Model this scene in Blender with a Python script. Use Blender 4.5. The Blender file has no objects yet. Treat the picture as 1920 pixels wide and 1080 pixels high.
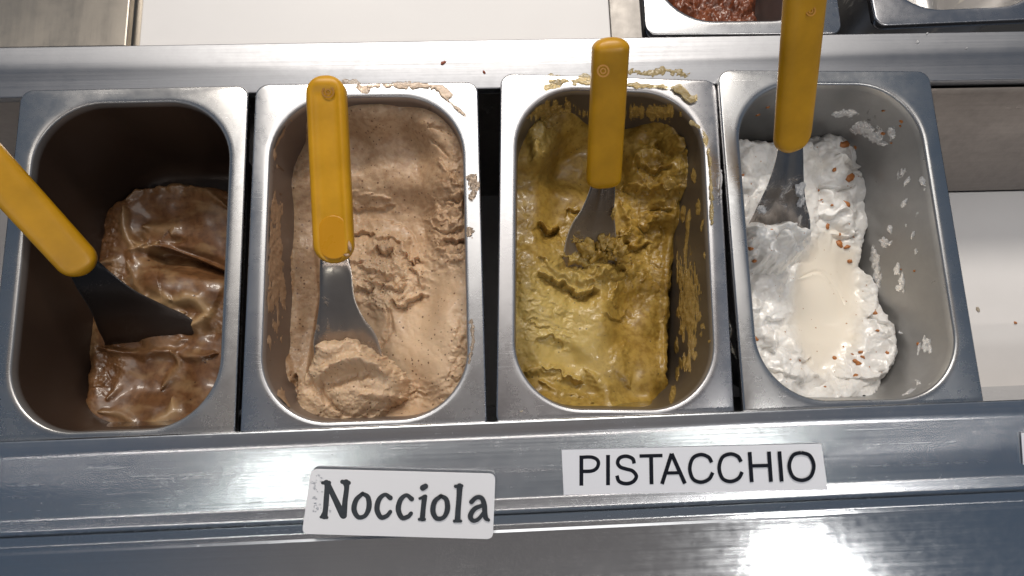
import bpy, math, random
import numpy as np
from mathutils import Vector, Matrix

random.seed(4); rng = np.random.default_rng(4)
sc = bpy.context.scene
COL = sc.collection

# ------------------------------------------------------------------ camera, world, light
CAM = np.array([0.25526, -0.234725, 0.425168]); FPX = 1166.73
ax, ay, az = 0.181439, -0.025106, -0.032496
def _rot(a, b, c):
    Rx = np.array([[1,0,0],[0,math.cos(a),-math.sin(a)],[0,math.sin(a),math.cos(a)]])
    Ry = np.array([[math.cos(b),0,math.sin(b)],[0,1,0],[-math.sin(b),0,math.cos(b)]])
    Rz = np.array([[math.cos(c),-math.sin(c),0],[math.sin(c),math.cos(c),0],[0,0,1]])
    return Rz @ Ry @ Rx
ROT = _rot(ax, ay, az)
cd = bpy.data.cameras.new('camera'); cam = bpy.data.objects.new('camera', cd); COL.objects.link(cam)
cam.location = CAM; cam.rotation_euler = (ax, ay, az)
cd.sensor_width = 36; cd.lens = 36 * FPX / 1920; cd.clip_start = .01; cd.clip_end = 50
sc.camera = cam
sc.view_settings.view_transform = 'Standard'; sc.view_settings.look = 'None'
sc.view_settings.exposure = 0.50; sc.view_settings.gamma = 1
sc.cycles.max_bounces = 8; sc.cycles.diffuse_bounces = 4; sc.cycles.glossy_bounces = 6

w = bpy.data.worlds.new("World"); sc.world = w; w.use_nodes = True
wt = w.node_tree
wbg = wt.nodes['Background']
tc = wt.nodes.new('ShaderNodeTexCoord'); sp = wt.nodes.new('ShaderNodeSeparateXYZ')
wt.links.new(tc.outputs['Generated'], sp.inputs[0])
cr = wt.nodes.new('ShaderNodeValToRGB')      # cool shop front towards the customer, warm dim room above and behind
mr = wt.nodes.new('ShaderNodeMapRange'); mr.inputs[1].default_value = -1; mr.inputs[2].default_value = 1
wt.links.new(sp.outputs['Y'], mr.inputs[0]); wt.links.new(mr.outputs[0], cr.inputs[0])
cr.color_ramp.elements[0].color = (.085, .098, .115, 1); cr.color_ramp.elements[1].color = (.11, .10, .10, 1)
e = cr.color_ramp.elements.new(.5); e.color = (.120, .105, .098, 1)
e = cr.color_ramp.elements.new(.75); e.color = (.13, .12, .115, 1)
ab = wt.nodes.new('ShaderNodeMath'); ab.operation = 'ABSOLUTE'; wt.links.new(sp.outputs['X'], ab.inputs[0])
mr2 = wt.nodes.new('ShaderNodeMapRange'); mr2.interpolation_type = 'SMOOTHSTEP'; mr2.inputs[1].default_value = .2; mr2.inputs[2].default_value = .6
wt.links.new(ab.outputs[0], mr2.inputs[0])
mx = wt.nodes.new('ShaderNodeMix'); mx.data_type = 'RGBA'; wt.links.new(mr2.outputs[0], mx.inputs[0]); wt.links.new(cr.outputs[0], mx.inputs[6]); mx.inputs[7].default_value = (.055, .072, .098, 1)
wt.links.new(mx.outputs[2], wbg.inputs[0]); wbg.inputs[1].default_value = 1.2

def lamp(x, y, z, r, power, colr=(1, .93, .84)):
    l = bpy.data.lights.new('ceiling_lamp', 'AREA'); l.shape = 'DISK'; l.size = 2 * r; l.energy = power; l.color = colr
    o = bpy.data.objects.new('ceiling_lamp', l); o.location = (x, y, z); COL.objects.link(o); return o
lamp(1.40, -.94, 2.0, .085, 4, (1, .97, .93))
lamp(-.40, 1.85, 2.0, .34, 27)
lamp(.72, 1.85, 2.0, .34, 27)
lamp(-.72, -1.84, 2.0, .13, 1.8, (.97, 1, .93))
lamp(1.30, -1.67, 2.0, .13, 1.6, (.97, 1, .93))
l = lamp(.27, -1.22, 2.0, .1, 5, (1, .90, .82)); l.data.shape = 'RECTANGLE'; l.data.size = 3.6; l.data.size_y = .05; l.name = 'counter_tube_lamp'
l = lamp(.27, .80, 2.0, .1, 7, (1, .97, .93)); l.data.shape = 'RECTANGLE'; l.data.size = 1.7; l.data.size_y = .9; l.name = 'ceiling_panel_lamp'

# ------------------------------------------------------------------ helpers
def P(px, py, z):
    """world point at height z seen at photograph pixel px, py"""
    d = ROT @ np.array([(px-960)/FPX, -(py-540)/FPX, -1.0]); t = (z-CAM[2])/d[2]
    return CAM + d*t
def proj(x, y, z):
    a = np.stack([x-CAM[0], y-CAM[1], z-CAM[2]]); q = np.tensordot(ROT.T, a, 1)
    return 960+FPX*q[0]/-q[2], 540-FPX*q[1]/-q[2]

def link(o, parent=None):
    COL.objects.link(o)
    if parent is not None: o.parent = parent
    return o
def tag(o, label=None, cat=None, group=None, kind=None):
    if label: o['label'] = label
    if cat: o['category'] = cat
    if group: o['group'] = group
    if kind: o['kind'] = kind
    return o
def empty(name, loc=(0, 0, 0)):
    o = bpy.data.objects.new(name, None); o.location = loc; o.empty_display_size = .01; return link(o)
def mesh_np(name, V, F, mat, parent=None, smooth=True, attrs=None):
    """V (n,3) world coordinates, F (m,4|3)"""
    V = np.asarray(V, dtype=np.float32)
    if parent is not None:
        V = V - np.array(parent.location, dtype=np.float32)
    me = bpy.data.meshes.new(name); F = np.asarray(F, dtype=np.int32); k = F.shape[1]
    me.vertices.add(len(V)); me.vertices.foreach_set('co', V.ravel())
    me.loops.add(F.size); me.loops.foreach_set('vertex_index', F.ravel())
    me.polygons.add(len(F)); me.polygons.foreach_set('loop_start', np.arange(0, F.size, k, dtype=np.int32))
    me.update(calc_edges=True); me.validate()
    if smooth: me.polygons.foreach_set('use_smooth', np.ones(len(me.polygons), dtype=bool))
    for an, av in (attrs or {}).items():
        at = me.attributes.new(an, 'FLOAT', 'POINT'); at.data.foreach_set('value', np.asarray(av, dtype=np.float32).ravel())
    me.materials.append(mat)
    return link(bpy.data.objects.new(name, me), parent)
def pyd(name, V, F, mat, parent=None, smooth=False):
    V = [Vector(v) for v in V]
    if parent is not None: V = [v - parent.location for v in V]
    me = bpy.data.meshes.new(name); me.from_pydata(V, [], F); me.update()
    for p in me.polygons: p.use_smooth = smooth
    me.materials.append(mat)
    return link(bpy.data.objects.new(name, me), parent)
def grid_faces(nx, ny, wrap=False):
    i = np.arange(nx if wrap else nx-1); j = np.arange(ny-1); I, J = np.meshgrid(i, j, indexing='ij')
    I2 = (I+1) % nx
    return np.stack([I*ny+J, I2*ny+J, I2*ny+J+1, I*ny+J+1], -1).reshape(-1, 4)

# numpy noise ---------------------------------------------------------------
def vnoise(X, Y, seed):
    r = np.random.default_rng(seed); T = r.random((256, 256))*2-1
    xi = np.floor(X).astype(int); yi = np.floor(Y).astype(int); fx = X-xi; fy = Y-yi
    fx = fx*fx*fx*(fx*(fx*6-15)+10); fy = fy*fy*fy*(fy*(fy*6-15)+10)
    g = lambda a, b: T[a & 255, b & 255]
    return (g(xi, yi)*(1-fx)+g(xi+1, yi)*fx)*(1-fy)+(g(xi, yi+1)*(1-fx)+g(xi+1, yi+1)*fx)*fy
def fbm(X, Y, scale, seed, octv=3, gain=.5, ang=.5):
    s = 0; a = 1; n = 0; x = X/scale; y = Y/scale
    for o in range(octv):
        s = s+a*vnoise(x+17.3*o, y-9.1*o, seed+o); n += a; a *= gain
        x, y = (x*math.cos(ang)-y*math.sin(ang))*2.03, (x*math.sin(ang)+y*math.cos(ang))*2.03
    return s/n
def sstep(a, b, x):
    t = np.clip((x-a)/(b-a), 0, 1); return t*t*(3-2*t)
def segd(X, Y, pts):
    """distance to polyline, fraction along it and signed side"""
    best = np.full(X.shape, 1e9); tt = np.zeros(X.shape); sd = np.zeros(X.shape); n = len(pts)-1
    for i in range(n):
        ax_, ay_ = pts[i][:2]; bx, by = pts[i+1][:2]; dx, dy = bx-ax_, by-ay_
        t = np.clip(((X-ax_)*dx+(Y-ay_)*dy)/(dx*dx+dy*dy), 0, 1)
        d = np.hypot(X-ax_-t*dx, Y-ay_-t*dy); m = d < best
        best = np.where(m, d, best); tt = np.where(m, (i+t)/n, tt)
        s = (X-ax_)*dy-(Y-ay_)*dx; sd = np.where(m, np.sign(s)*d, sd)
    return best, tt, sd
def curve(pts, n=8):
    """Catmull-Rom through points of any dimension"""
    p = [np.array(q, float) for q in pts]; p = [2*p[0]-p[1]]+p+[2*p[-1]-p[-2]]; out = []
    for i in range(1, len(p)-2):
        for k in range(n):
            t = k/n
            out.append(.5*((2*p[i])+(-p[i-1]+p[i+1])*t+(2*p[i-1]-5*p[i]+4*p[i+1]-p[i+2])*t*t+(-p[i-1]+3*p[i]-3*p[i+1]+p[i+2])*t**3))
    out.append(p[-2]); return out
def insidepoly(X, Y, pts):
    """signed distance, positive inside"""
    ins = np.zeros(X.shape, bool); n = len(pts)
    for i in range(n):
        x1, y1 = pts[i][:2]; x2, y2 = pts[(i+1) % n][:2]
        c = ((y1 > Y) != (y2 > Y)) & (X < (x2-x1)*(Y-y1)/((y2-y1) if y2 != y1 else 1e-9)+x1); ins ^= c
    d, _, _ = segd(X, Y, list(pts)+[pts[0]])
    return np.where(ins, d, -d)

# ------------------------------------------------------------------ materials
def newmat(name):
    m = bpy.data.materials.new(name); m.use_nodes = True; return m, m.node_tree, m.node_tree.nodes['Principled BSDF']
def N(nt, typ, **kw):
    n = nt.nodes.new(typ)
    for k, v in kw.items(): setattr(n, k, v)
    return n
def noise(nt, vec, scale, detail=3, rough=.5, dist=0):
    n = N(nt, 'ShaderNodeTexNoise'); n.inputs['Scale'].default_value = scale; n.inputs['Detail'].default_value = detail
    n.inputs['Roughness'].default_value = rough; n.inputs['Distortion'].default_value = dist
    nt.links.new(vec, n.inputs['Vector']); return n.outputs['Fac']
def mapping(nt, scale=(1, 1, 1), rot=(0, 0, 0), loc=(0, 0, 0)):
    c = N(nt, 'ShaderNodeTexCoord'); m = N(nt, 'ShaderNodeMapping')
    m.inputs['Scale'].default_value = scale; m.inputs['Rotation'].default_value = rot; m.inputs['Location'].default_value = loc
    nt.links.new(c.outputs['Object'], m.inputs['Vector']); return m.outputs[0]
def ramp(nt, fac, stops):
    r = N(nt, 'ShaderNodeValToRGB'); el = r.color_ramp.elements
    el[0].position, el[0].color = stops[0][0], (*stops[0][1], 1) if len(stops[0][1]) == 3 else stops[0][1]
    el[1].position, el[1].color = stops[-1][0], (*stops[-1][1], 1)
    for p_, c_ in stops[1:-1]: q = el.new(p_); q.color = (*c_, 1)
    nt.links.new(fac, r.inputs[0]); return r.outputs[0]
def g3(v): return (v, v, v)
def mixc(nt, fac, a, b, mode='MIX'):
    m = N(nt, 'ShaderNodeMix', data_type='RGBA', blend_type=mode)
    for s, v in ((0, fac), (6, a), (7, b)):
        if isinstance(v, bpy.types.NodeSocket): nt.links.new(v, m.inputs[s])
        else: m.inputs[s].default_value = v if s == 0 else (*v, 1)
    return m.outputs[2]
def math_(nt, op, a, b=0.0, c=None):
    m = N(nt, 'ShaderNodeMath', operation=op)
    for i, v in enumerate((a, b) if c is None else (a, b, c)):
        if isinstance(v, bpy.types.NodeSocket): nt.links.new(v, m.inputs[i])
        else: m.inputs[i].default_value = v
    return m.outputs[0]
def bump(nt, h, strength, dist, prev=None):
    b = N(nt, 'ShaderNodeBump'); b.inputs['Strength'].default_value = strength; b.inputs['Distance'].default_value = dist
    nt.links.new(h, b.inputs['Height'])
    if prev is not None: nt.links.new(prev, b.inputs['Normal'])
    return b.outputs[0]

def steel(name, base=(.60, .60, .61), rough=.30, brush=(14, 420, 420), film_shade=None, grime=.25, rot=0.0, bs=.12, aniso=.5, scratch=True, scr=.08, sub=.25, blot=.22, streak=.10):
    m, nt, b = newmat(name)
    v = mapping(nt, brush, (0, 0, rot)); br = noise(nt, v, 1.0, 4, .6)
    v0 = mapping(nt, (1, 1, 1)); bl = noise(nt, v0, 22, 4, .6, .4); bl2 = noise(nt, v0, 150, 4, .65)
    rr = math_(nt, 'MULTIPLY_ADD', bl, blot, rough-blot/2); rr = math_(nt, 'MULTIPLY_ADD', bl2, .12, math_(nt, 'SUBTRACT', rr, .06))
    rr = math_(nt, 'MULTIPLY_ADD', br, streak, math_(nt, 'SUBTRACT', rr, streak/2))
    colr = mixc(nt, ramp(nt, bl2, [(.35, g3(0)), (.75, g3(grime))]), base, tuple(c*.62 for c in base))
    colr = mixc(nt, ramp(nt, br, [(.3, g3(0)), (.7, g3(.35))]), colr, tuple(c*.82 for c in base))
    nrm = bump(nt, br, bs, .0004); nrm = bump(nt, bl, .02, .004, nrm)
    if scratch:
        for k, (r_, thr) in enumerate(((.35, .74), (-.6, .76), (.05, .73))):
            vs = mapping(nt, (18, 1500, 18), (0, 0, r_+rot), (k, k*.7, 0)); s = noise(nt, vs, 1.0, 1, .4)
            gate = noise(nt, mapping(nt, (1, 1, 1), (0, 0, 0), (k*3, 1, 0)), 18, 1)
            f = math_(nt, 'MULTIPLY', ramp(nt, s, [(thr-.03, g3(0)), (thr+.02, g3(1))]), ramp(nt, gate, [(.5, g3(0)), (.62, g3(1))]))
            nrm = bump(nt, f, scr, .0003, nrm); rr = math_(nt, 'MULTIPLY_ADD', f, .05, rr)
    b.inputs['Metallic'].default_value = 1.0
    if film_shade:
        fc, lo, hi, stretch, seed = film_shade
        at = N(nt, 'ShaderNodeAttribute', attribute_name='inner')
        vf = mapping(nt, stretch, (0, 0, 0), (seed, seed*.3, 0)); n1 = noise(nt, vf, 1.0, 5, .62, .6)
        n2 = noise(nt, mapping(nt, (60, 60, 25), (0, 0, 0), (seed, 0, 0)), 1.0, 3, .6)
        f = math_(nt, 'MULTIPLY', ramp(nt, n1, [(lo, g3(0)), (hi, g3(1))]), ramp(nt, n2, [(.38, g3(0)), (.6, g3(1))]))
        f = math_(nt, 'MAXIMUM', f, sub)
        f = math_(nt, 'MULTIPLY', f, at.outputs['Fac'])
        colr = mixc(nt, f, colr, fc)
        nt.links.new(math_(nt, 'SUBTRACT', 1.0, math_(nt, 'MULTIPLY', f, .95)), b.inputs['Metallic'])
        rr = mixc(nt, math_(nt, 'MULTIPLY', f, .8), rr, g3(.42))
        nrm = bump(nt, f, .5, .0012, nrm)
    nt.links.new(colr, b.inputs['Base Color']); nt.links.new(rr, b.inputs['Roughness']); nt.links.new(nrm, b.inputs['Normal'])
    b.inputs['Anisotropic'].default_value = aniso
    return m

def creamy(name, ca, cb, dark, rough, spec_scale=520, spec_amt=.5, speck=(.10, .05, .02), sss=.25, ssr=(.006, .004, .002), fine=.5, coat=0.0, cc=None):
    """gelato: two mottled tones, optional third by the 'tone' attribute, fine specks, wet relief"""
    m, nt, b = newmat(name)
    v = mapping(nt)
    big = noise(nt, v, 38, 5, .6, .5); mid = noise(nt, v, 190, 5, .65); fn = noise(nt, v, 700, 3, .6)
    c = mixc(nt, ramp(nt, big, [(.33, g3(0)), (.68, g3(1))]), ca, cb)
    c = mixc(nt, ramp(nt, mid, [(.40, g3(.55)), (.56, g3(0))]), c, dark)
    if cc:
        at = N(nt, 'ShaderNodeAttribute', attribute_name='tone'); c = mixc(nt, at.outputs['Fac'], c, cc)
    vo = N(nt, 'ShaderNodeTexVoronoi'); vo.inputs['Scale'].default_value = spec_scale; nt.links.new(v, vo.inputs['Vector'])
    vo.inputs['Randomness'].default_value = 1
    sepc = N(nt, 'ShaderNodeSeparateColor'); nt.links.new(vo.outputs['Color'], sepc.inputs[0])
    pick = math_(nt, 'GREATER_THAN', sepc.outputs[0], 1-spec_amt*.35)
    sz = math_(nt, 'MULTIPLY_ADD', sepc.outputs[1], .22, .12)
    dot = math_(nt, 'MULTIPLY', math_(nt, 'LESS_THAN', vo.outputs['Distance'], sz), pick)
    c = mixc(nt, math_(nt, 'MULTIPLY', dot, .85), c, speck)
    nt.links.new(c, b.inputs['Base Color'])
    nt.links.new(math_(nt, 'MULTIPLY_ADD', mid, .3, rough-.15), b.inputs['Roughness'])
    n_ = bump(nt, mid, .35*fine, .0016); n_ = bump(nt, fn, .35*fine, .0006, n_)
    nt.links.new(n_, b.inputs['Normal'])
    b.inputs['Subsurface Weight'].default_value = sss; b.inputs['Subsurface Radius'].default_value = ssr; b.inputs['Subsurface Scale'].default_value = 1.0
    b.inputs['Coat Weight'].default_value = coat; b.inputs['Coat Roughness'].default_value = .12
    return m

M = {}
M['ledge'] = steel('ledge_steel', (.38, .385, .405), .42, (4, 900, 300), grime=.2, blot=.10, streak=.22)
M['face'] = steel('front_steel', (.60, .62, .65), .23, (3, 900, 300), grime=.15, blot=.08, streak=.20, scr=.06, bs=.05, aniso=.5)
M['shelf'] = steel('shelf_steel', (.60, .62, .64), .13, (3, 900, 300), grime=.12, blot=.05, streak=.12, scratch=False, bs=.03, aniso=.2)
M['well'] = steel('well_steel', (.33, .30, .28), .33, (8, 60, 600), grime=.4, scratch=False)
M['plate'] = steel('cover_steel', (.42, .38, .33), .36, (160, 10, 60), grime=.4, scratch=False)
M['pan1'] = steel('pan_steel_caramel', (.60, .59, .58), .26, (60, 60, 60), film_shade=((.036, .018, .010), .60, .75, (70, 70, 20), 1.0), sub=.98)  # inner wall's dark brown reflection painted into its colour, not residue
M['pan2'] = steel('pan_steel_hazelnut', (.62, .62, .63), .27, (60, 60, 60), film_shade=((.115, .065, .038), .52, .64, (110, 110, 26), 2.0), sub=.85)
M['pan3'] = steel('pan_steel_pistachio', (.62, .61, .62), .27, (60, 60, 60), film_shade=((.055, .034, .014), .55, .68, (200, 70, 10), 3.0), sub=.90)
M['pan4'] = steel('pan_steel_white', (.60, .60, .60), .27, (60, 60, 60), film_shade=((.085, .078, .072), .60, .70, (130, 60, 60), 4.0), sub=.55)

def simple(name, c, rough=.5, nz=.08, scale=80, bs=.1, **kw):
    m, nt, b = newmat(name); v = mapping(nt); n1 = noise(nt, v, scale, 4, .6)
    nt.links.new(mixc(nt, n1, tuple(x*(1-nz*1.5) for x in c), tuple(min(1, x*(1+nz)) for x in c)), b.inputs['Base Color'])
    nt.links.new(math_(nt, 'MULTIPLY_ADD', n1, .2, rough-.1), b.inputs['Roughness'])
    nt.links.new(bump(nt, n1, bs, .0006), b.inputs['Normal'])
    for k, v_ in kw.items(): b.inputs[k].default_value = v_
    return m
M['board'] = simple('white_board', (.76, .74, .73), .45, .03, 30, .05)
M['yellow'] = simple('yellow_plastic', (.58, .29, .005), .36, .30, 30, .15)
M['yellow'].node_tree.nodes['Principled BSDF'].inputs['Subsurface Weight'].default_value = .12
M['yellow'].node_tree.nodes['Principled BSDF'].inputs['Subsurface Radius'].default_value = (.004, .002, .0003)
M['yellow'].node_tree.nodes['Principled BSDF'].inputs['Subsurface Scale'].default_value = 1
M['orange'] = simple('deep_orange_plastic', (.55, .25, .005), .3, .05, 60, .03)
M['stamp'] = simple('stamped_mark', (.34, .15, .012), .45, .1, 200)
for n_, fc in ((1, (.022, .012, .008)), (2, (.34, .23, .15)), (3, (.24, .155, .05)), (4, (.62, .60, .58))):
    M['blade%d' % n_] = steel('spatula_steel', (.33, .295, .27) if n_ > 1 else (.03, .03, .032), .20, (40, 40, 40), grime=.5, scratch=False, film_shade=(fc, .50, .66, (130, 130, 60), n_*2.0), sub=(.95, .35, .5, .15)[n_-1])  # first blade's dark reflection painted near-black; the others carry gelato residue
M['dark'] = simple('dark_void', (.012, .012, .013), .6)
M['label'] = simple('laminated_label', (.90, .90, .93), .30, .015, 25, .02)
M['paper'] = simple('paper_label', (.86, .87, .92), .40, .03, 18, .02)
M['ink'] = simple('black_ink', (.010, .012, .020), .6, .3, 300, **{'Specular IOR Level': .15})
M['ink2'] = simple('grey_black_ink', (.045, .052, .062), .4, .3, 300, **{'Specular IOR Level': .3})
M['gel1'] = creamy('caramel_gelato', (.125, .052, .018), (.19, .088, .034), (.07, .028, .010), .42, 300, .02, (.03, .01, .005), .12, (.004, .002, .001), .16, .35, cc=(.40, .26, .13))
M['gel2'] = creamy('hazelnut_gelato', (.43, .275, .160), (.54, .375, .235), (.31, .175, .092), .50, 400, .6, (.12, .06, .03), .25, (.006, .003, .0015), .8, .12, cc=(.66, .475, .31))
M['gel3'] = creamy('pistachio_gelato', (.325, .19, .026), (.46, .305, .072), (.18, .092, .008), .42, 420, .16, (.10, .07, .02), .2, (.005, .003, .001), .40, .22, cc=(.56, .42, .14))
M['gel4'] = creamy('white_gelato', (.82, .80, .77), (.88, .87, .85), (.72, .69, .65), .33, 420, .10, (.42, .20, .08), .3, (.008, .007, .006), .14, .4, cc=(.84, .77, .66))
M['nut'] = simple('toffee_piece', (.46, .17, .045), .35, .3, 500, .5)
M['film_shade2'] = simple('hazelnut_residue', (.62, .48, .36), .16, .12, 500, .5, **{'Transmission Weight': .55})
M['film_shade3'] = simple('pistachio_residue', (.56, .43, .20), .16, .15, 500, .5, **{'Transmission Weight': .5})
M['wall2'] = simple('hazelnut_wall_smear', (.40, .26, .16), .35, .15, 400, .5)
M['wall3'] = simple('pistachio_wall_smear', (.40, .26, .07), .30, .2, 400, .5, **{'Transmission Weight': .35})
M['film_shade4'] = simple('white_residue', (.78, .78, .79), .30, .05, 300, .5, **{'Transmission Weight': .5})
M['choc'] = simple('dark_biscuit', (.15, .035, .012), .35, .6, 220, .9)
M['crumb'] = simple('dried_crumb', (.30, .07, .03), .5, .3, 500, .5)
M['dirt'] = simple('dried_speck', (.42, .36, .28), .5, .3, 500, .4)

# ------------------------------------------------------------------ the counter
def extrude_x(name, prof, x0, x1, mat, parent=None, slope=0.0, closed=False, bevel=3):
    """profile (y,z) swept along x, with softly rounded corners"""
    pr = []
    for i, q in enumerate(prof):
        y, z = q[:2]; r = q[2] if len(q) > 2 else 0
        if r and 0 < i < len(prof)-1:
            a = np.array(prof[i-1][:2])-np.array([y, z]); b_ = np.array(prof[i+1][:2])-np.array([y, z])
            a = a/np.linalg.norm(a); b_ = b_/np.linalg.norm(b_); c0 = np.array([y, z])
            for k in range(bevel*2+1):
                t = k/(bevel*2); p_ = (1-t)**2*(c0+a*r)+2*t*(1-t)*c0+t*t*(c0+b_*r); pr.append(tuple(p_))
        else: pr.append((y, z))
    nseg = 24; V = []
    for i in range(nseg+1):
        x = x0+(x1-x0)*i/nseg
        for y, z in pr: V.append((x, y+slope*(x-.265), z))
    F = grid_faces(nseg+1, len(pr))
    return mesh_np(name, V, F[:, ::-1], mat, parent, True)
fr = tag(empty('front_counter_ledge', (.265, -.25, 0)), 'brushed steel front ledge of the gelato counter carrying the flavour labels', 'counter', kind='structure')
SL = .0070
extrude_x('counter_trim', [(-.238, -.06), (-.2465, -.004), (-.2468, .0070, .0008), (-.2478, .0078, .0008), (-.2562, .0082, .0028), (-.2975, -.0040, .0014), (-.3065, -.0042, .0026), (-.3095, -.0165, .0030), (-.3170, -.0200, .0015), (-.3215, -.0183, .0018)], -1.0, 1.6, M['face'], fr, SL)
extrude_x('lower_shelf', [(-.3175, -.0188), (-.3215, -.0190, .001), (-.75, -.0200)], -1.0, 1.6, M['shelf'], fr, SL)
bk = tag(empty('back_counter_ledge', (.265, .015, 0)), 'flat steel ledge between the front pans and the back row', 'counter', kind='structure')
extrude_x('ledge_top', [(.0345, -.05), (.0345, -.0030, .0012), (-.0056, -.0030, .0012), (-.0056, -.010), (-.0035, -.012), (-.0035, -.26)], -1.0, 1.6, M['ledge'], bk, .0008)
# the well under the front pans
wl = tag(empty('pan_well', (.265, -.12, -.25)), 'white bottomed steel well under the front pans', 'counter', kind='structure')
def slab(name, x0, x1, y0, y1, z0, z1, mat, parent=None, bev=.0):
    V = [(x, y, z) for x in (x0, x1) for y in (y0, y1) for z in (z0, z1)]
    F = [(0, 1, 3, 2), (4, 6, 7, 5), (0, 4, 5, 1), (2, 3, 7, 6), (0, 2, 6, 4), (1, 5, 7, 3)]
    o = pyd(name, V, F, mat, parent)
    if bev:
        md = o.modifiers.new('bevel', 'BEVEL'); md.width = bev; md.segments = 2
    return o
slab('well_floor', -.9, 1.5, -.26, -.0045, -.258, -.25, M['board'], wl)
slab('well_back_wall', -.9, 1.5, -.0045, -.0038, -.26, -.013, M['well'], wl)
slab('well_front_wall', -.9, 1.5, -.2395, -.2385, -.26, -.062, M['well'], wl)
pr_ = [(-.0062, -.014), (-.0075, -.020), (-.0520, -.118), (-.0535, -.1235)]
extrude_x('empty_bay_back_plate', pr_, .598, 1.5, M['well'], wl)
slab('empty_bay_board', .598, 1.5, -.2380, -.0540, -.129, -.125, M['board'], wl, .001)
# behind the back ledge
bb = tag(empty('back_well', (.2, .2, -.05)), 'back bay with white floor board behind the steel ledge', 'counter', kind='structure')
slab('back_well_floor', -.9, 1.5, .0346, .6, -.26, -.22, M['dark'], bb)
slab('white_board', -.0075, .352, .0352, .30, -.016, -.012, M['board'], bb, .001)
slab('steel_cover', -.9, -.0135, .0352, .30, -.013, -.006, M['plate'], bb, .0012)
slab('cover_joint', -.0133, -.0078, .0352, .30, -.020, -.0145, M['plate'], bb)
M['strip'] = steel('strip_steel', (.34, .32, .30), .5, (160, 10, 60), grime=.4, scratch=False)
slab('side_strip', .3523, .3765, .0352, .30, -.0165, -.0115, M['strip'], bb, .0006)

# ------------------------------------------------------------------ pans
PW, PL = .162, .256
PAN = [dict(x=0.0, y=-.001873, a=.005673, z=0.0007, tx=-.003, ty=.004),
       dict(x=.167257, y=-.000813, a=.00238, z=0.0, tx=-.012, ty=-.006),
       dict(x=.346237, y=.000776, a=-.041928, z=.0001, tx=-.020, ty=-.001),
       dict(x=.507989, y=.001909, a=-.012122, z=.0018, tx=-.018, ty=-.003)]
TAPER = [0, 0, 0, .035]
def panmat(k):
    p_ = PAN[k]; c, s = math.cos(p_['a']), math.sin(p_['a'])
    return p_, c, s
def pan_w(k, u, v, z):
    """pan local -> world (numpy)"""
    p_, c, s = panmat(k); u = u*(1+TAPER[k]*(-v/.256-.0))
    return np.stack([p_['x']+c*u-s*v, p_['y']+s*u+c*v, z+p_['z']+p_['tx']*u+p_['ty']*v], -1)
def pan_l(k, x, y):
    p_, c, s = panmat(k); dx = x-p_['x']; dy = y-p_['y']; v = -s*dx+c*dy; u = c*dx+s*dy
    return u/(1+TAPER[k]*(-v/.256)), v
IU, IV0, IV1, IR = .0705, -.0095, -.2448, .047      # opening half width, back, front, corner radius
DEPTH = .118
def rr_ring(hu, v0, v1, r, na=14, ns=10):
    """rounded rectangle, na points per corner, ns per side"""
    cs = [(hu-r, v0-r, 0), (-hu+r, v0-r, 90), (-hu+r, v1+r, 180), (hu-r, v1+r, 270)]; out = []
    for i, (cx, cy, a0) in enumerate(cs):
        for k in range(na+1):
            a = math.radians(a0+90*k/na); out.append((cx+r*math.cos(a), cy+r*math.sin(a)))
        nx = cs[(i+1) % 4]; a = math.radians(nx[2]); e0 = out[-1]; e1 = (nx[0]+r*math.cos(a), nx[1]+r*math.sin(a))
        for k in range(1, ns): t = k/ns; out.append((e0[0]+(e1[0]-e0[0])*t, e0[1]+(e1[1]-e0[1])*t))
    return np.array(out)
def inset(z):       # wall inset at depth z
    return .0018+.045*max(0, -z)
def sdf_pan(u, v, z):
    """positive outside the pan's inner wall at depth z"""
    ins = .0018+.045*np.maximum(0, -z); hu = IU-ins; vc = (IV0+IV1)/2; hv = (IV0-IV1)/2-ins; r = IR-ins*.6
    qx = np.abs(u)-hu+r; qy = np.abs(v-vc)-hv+r
    return np.hypot(np.maximum(qx, 0), np.maximum(qy, 0))+np.minimum(np.maximum(qx, qy), 0)-r
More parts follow.
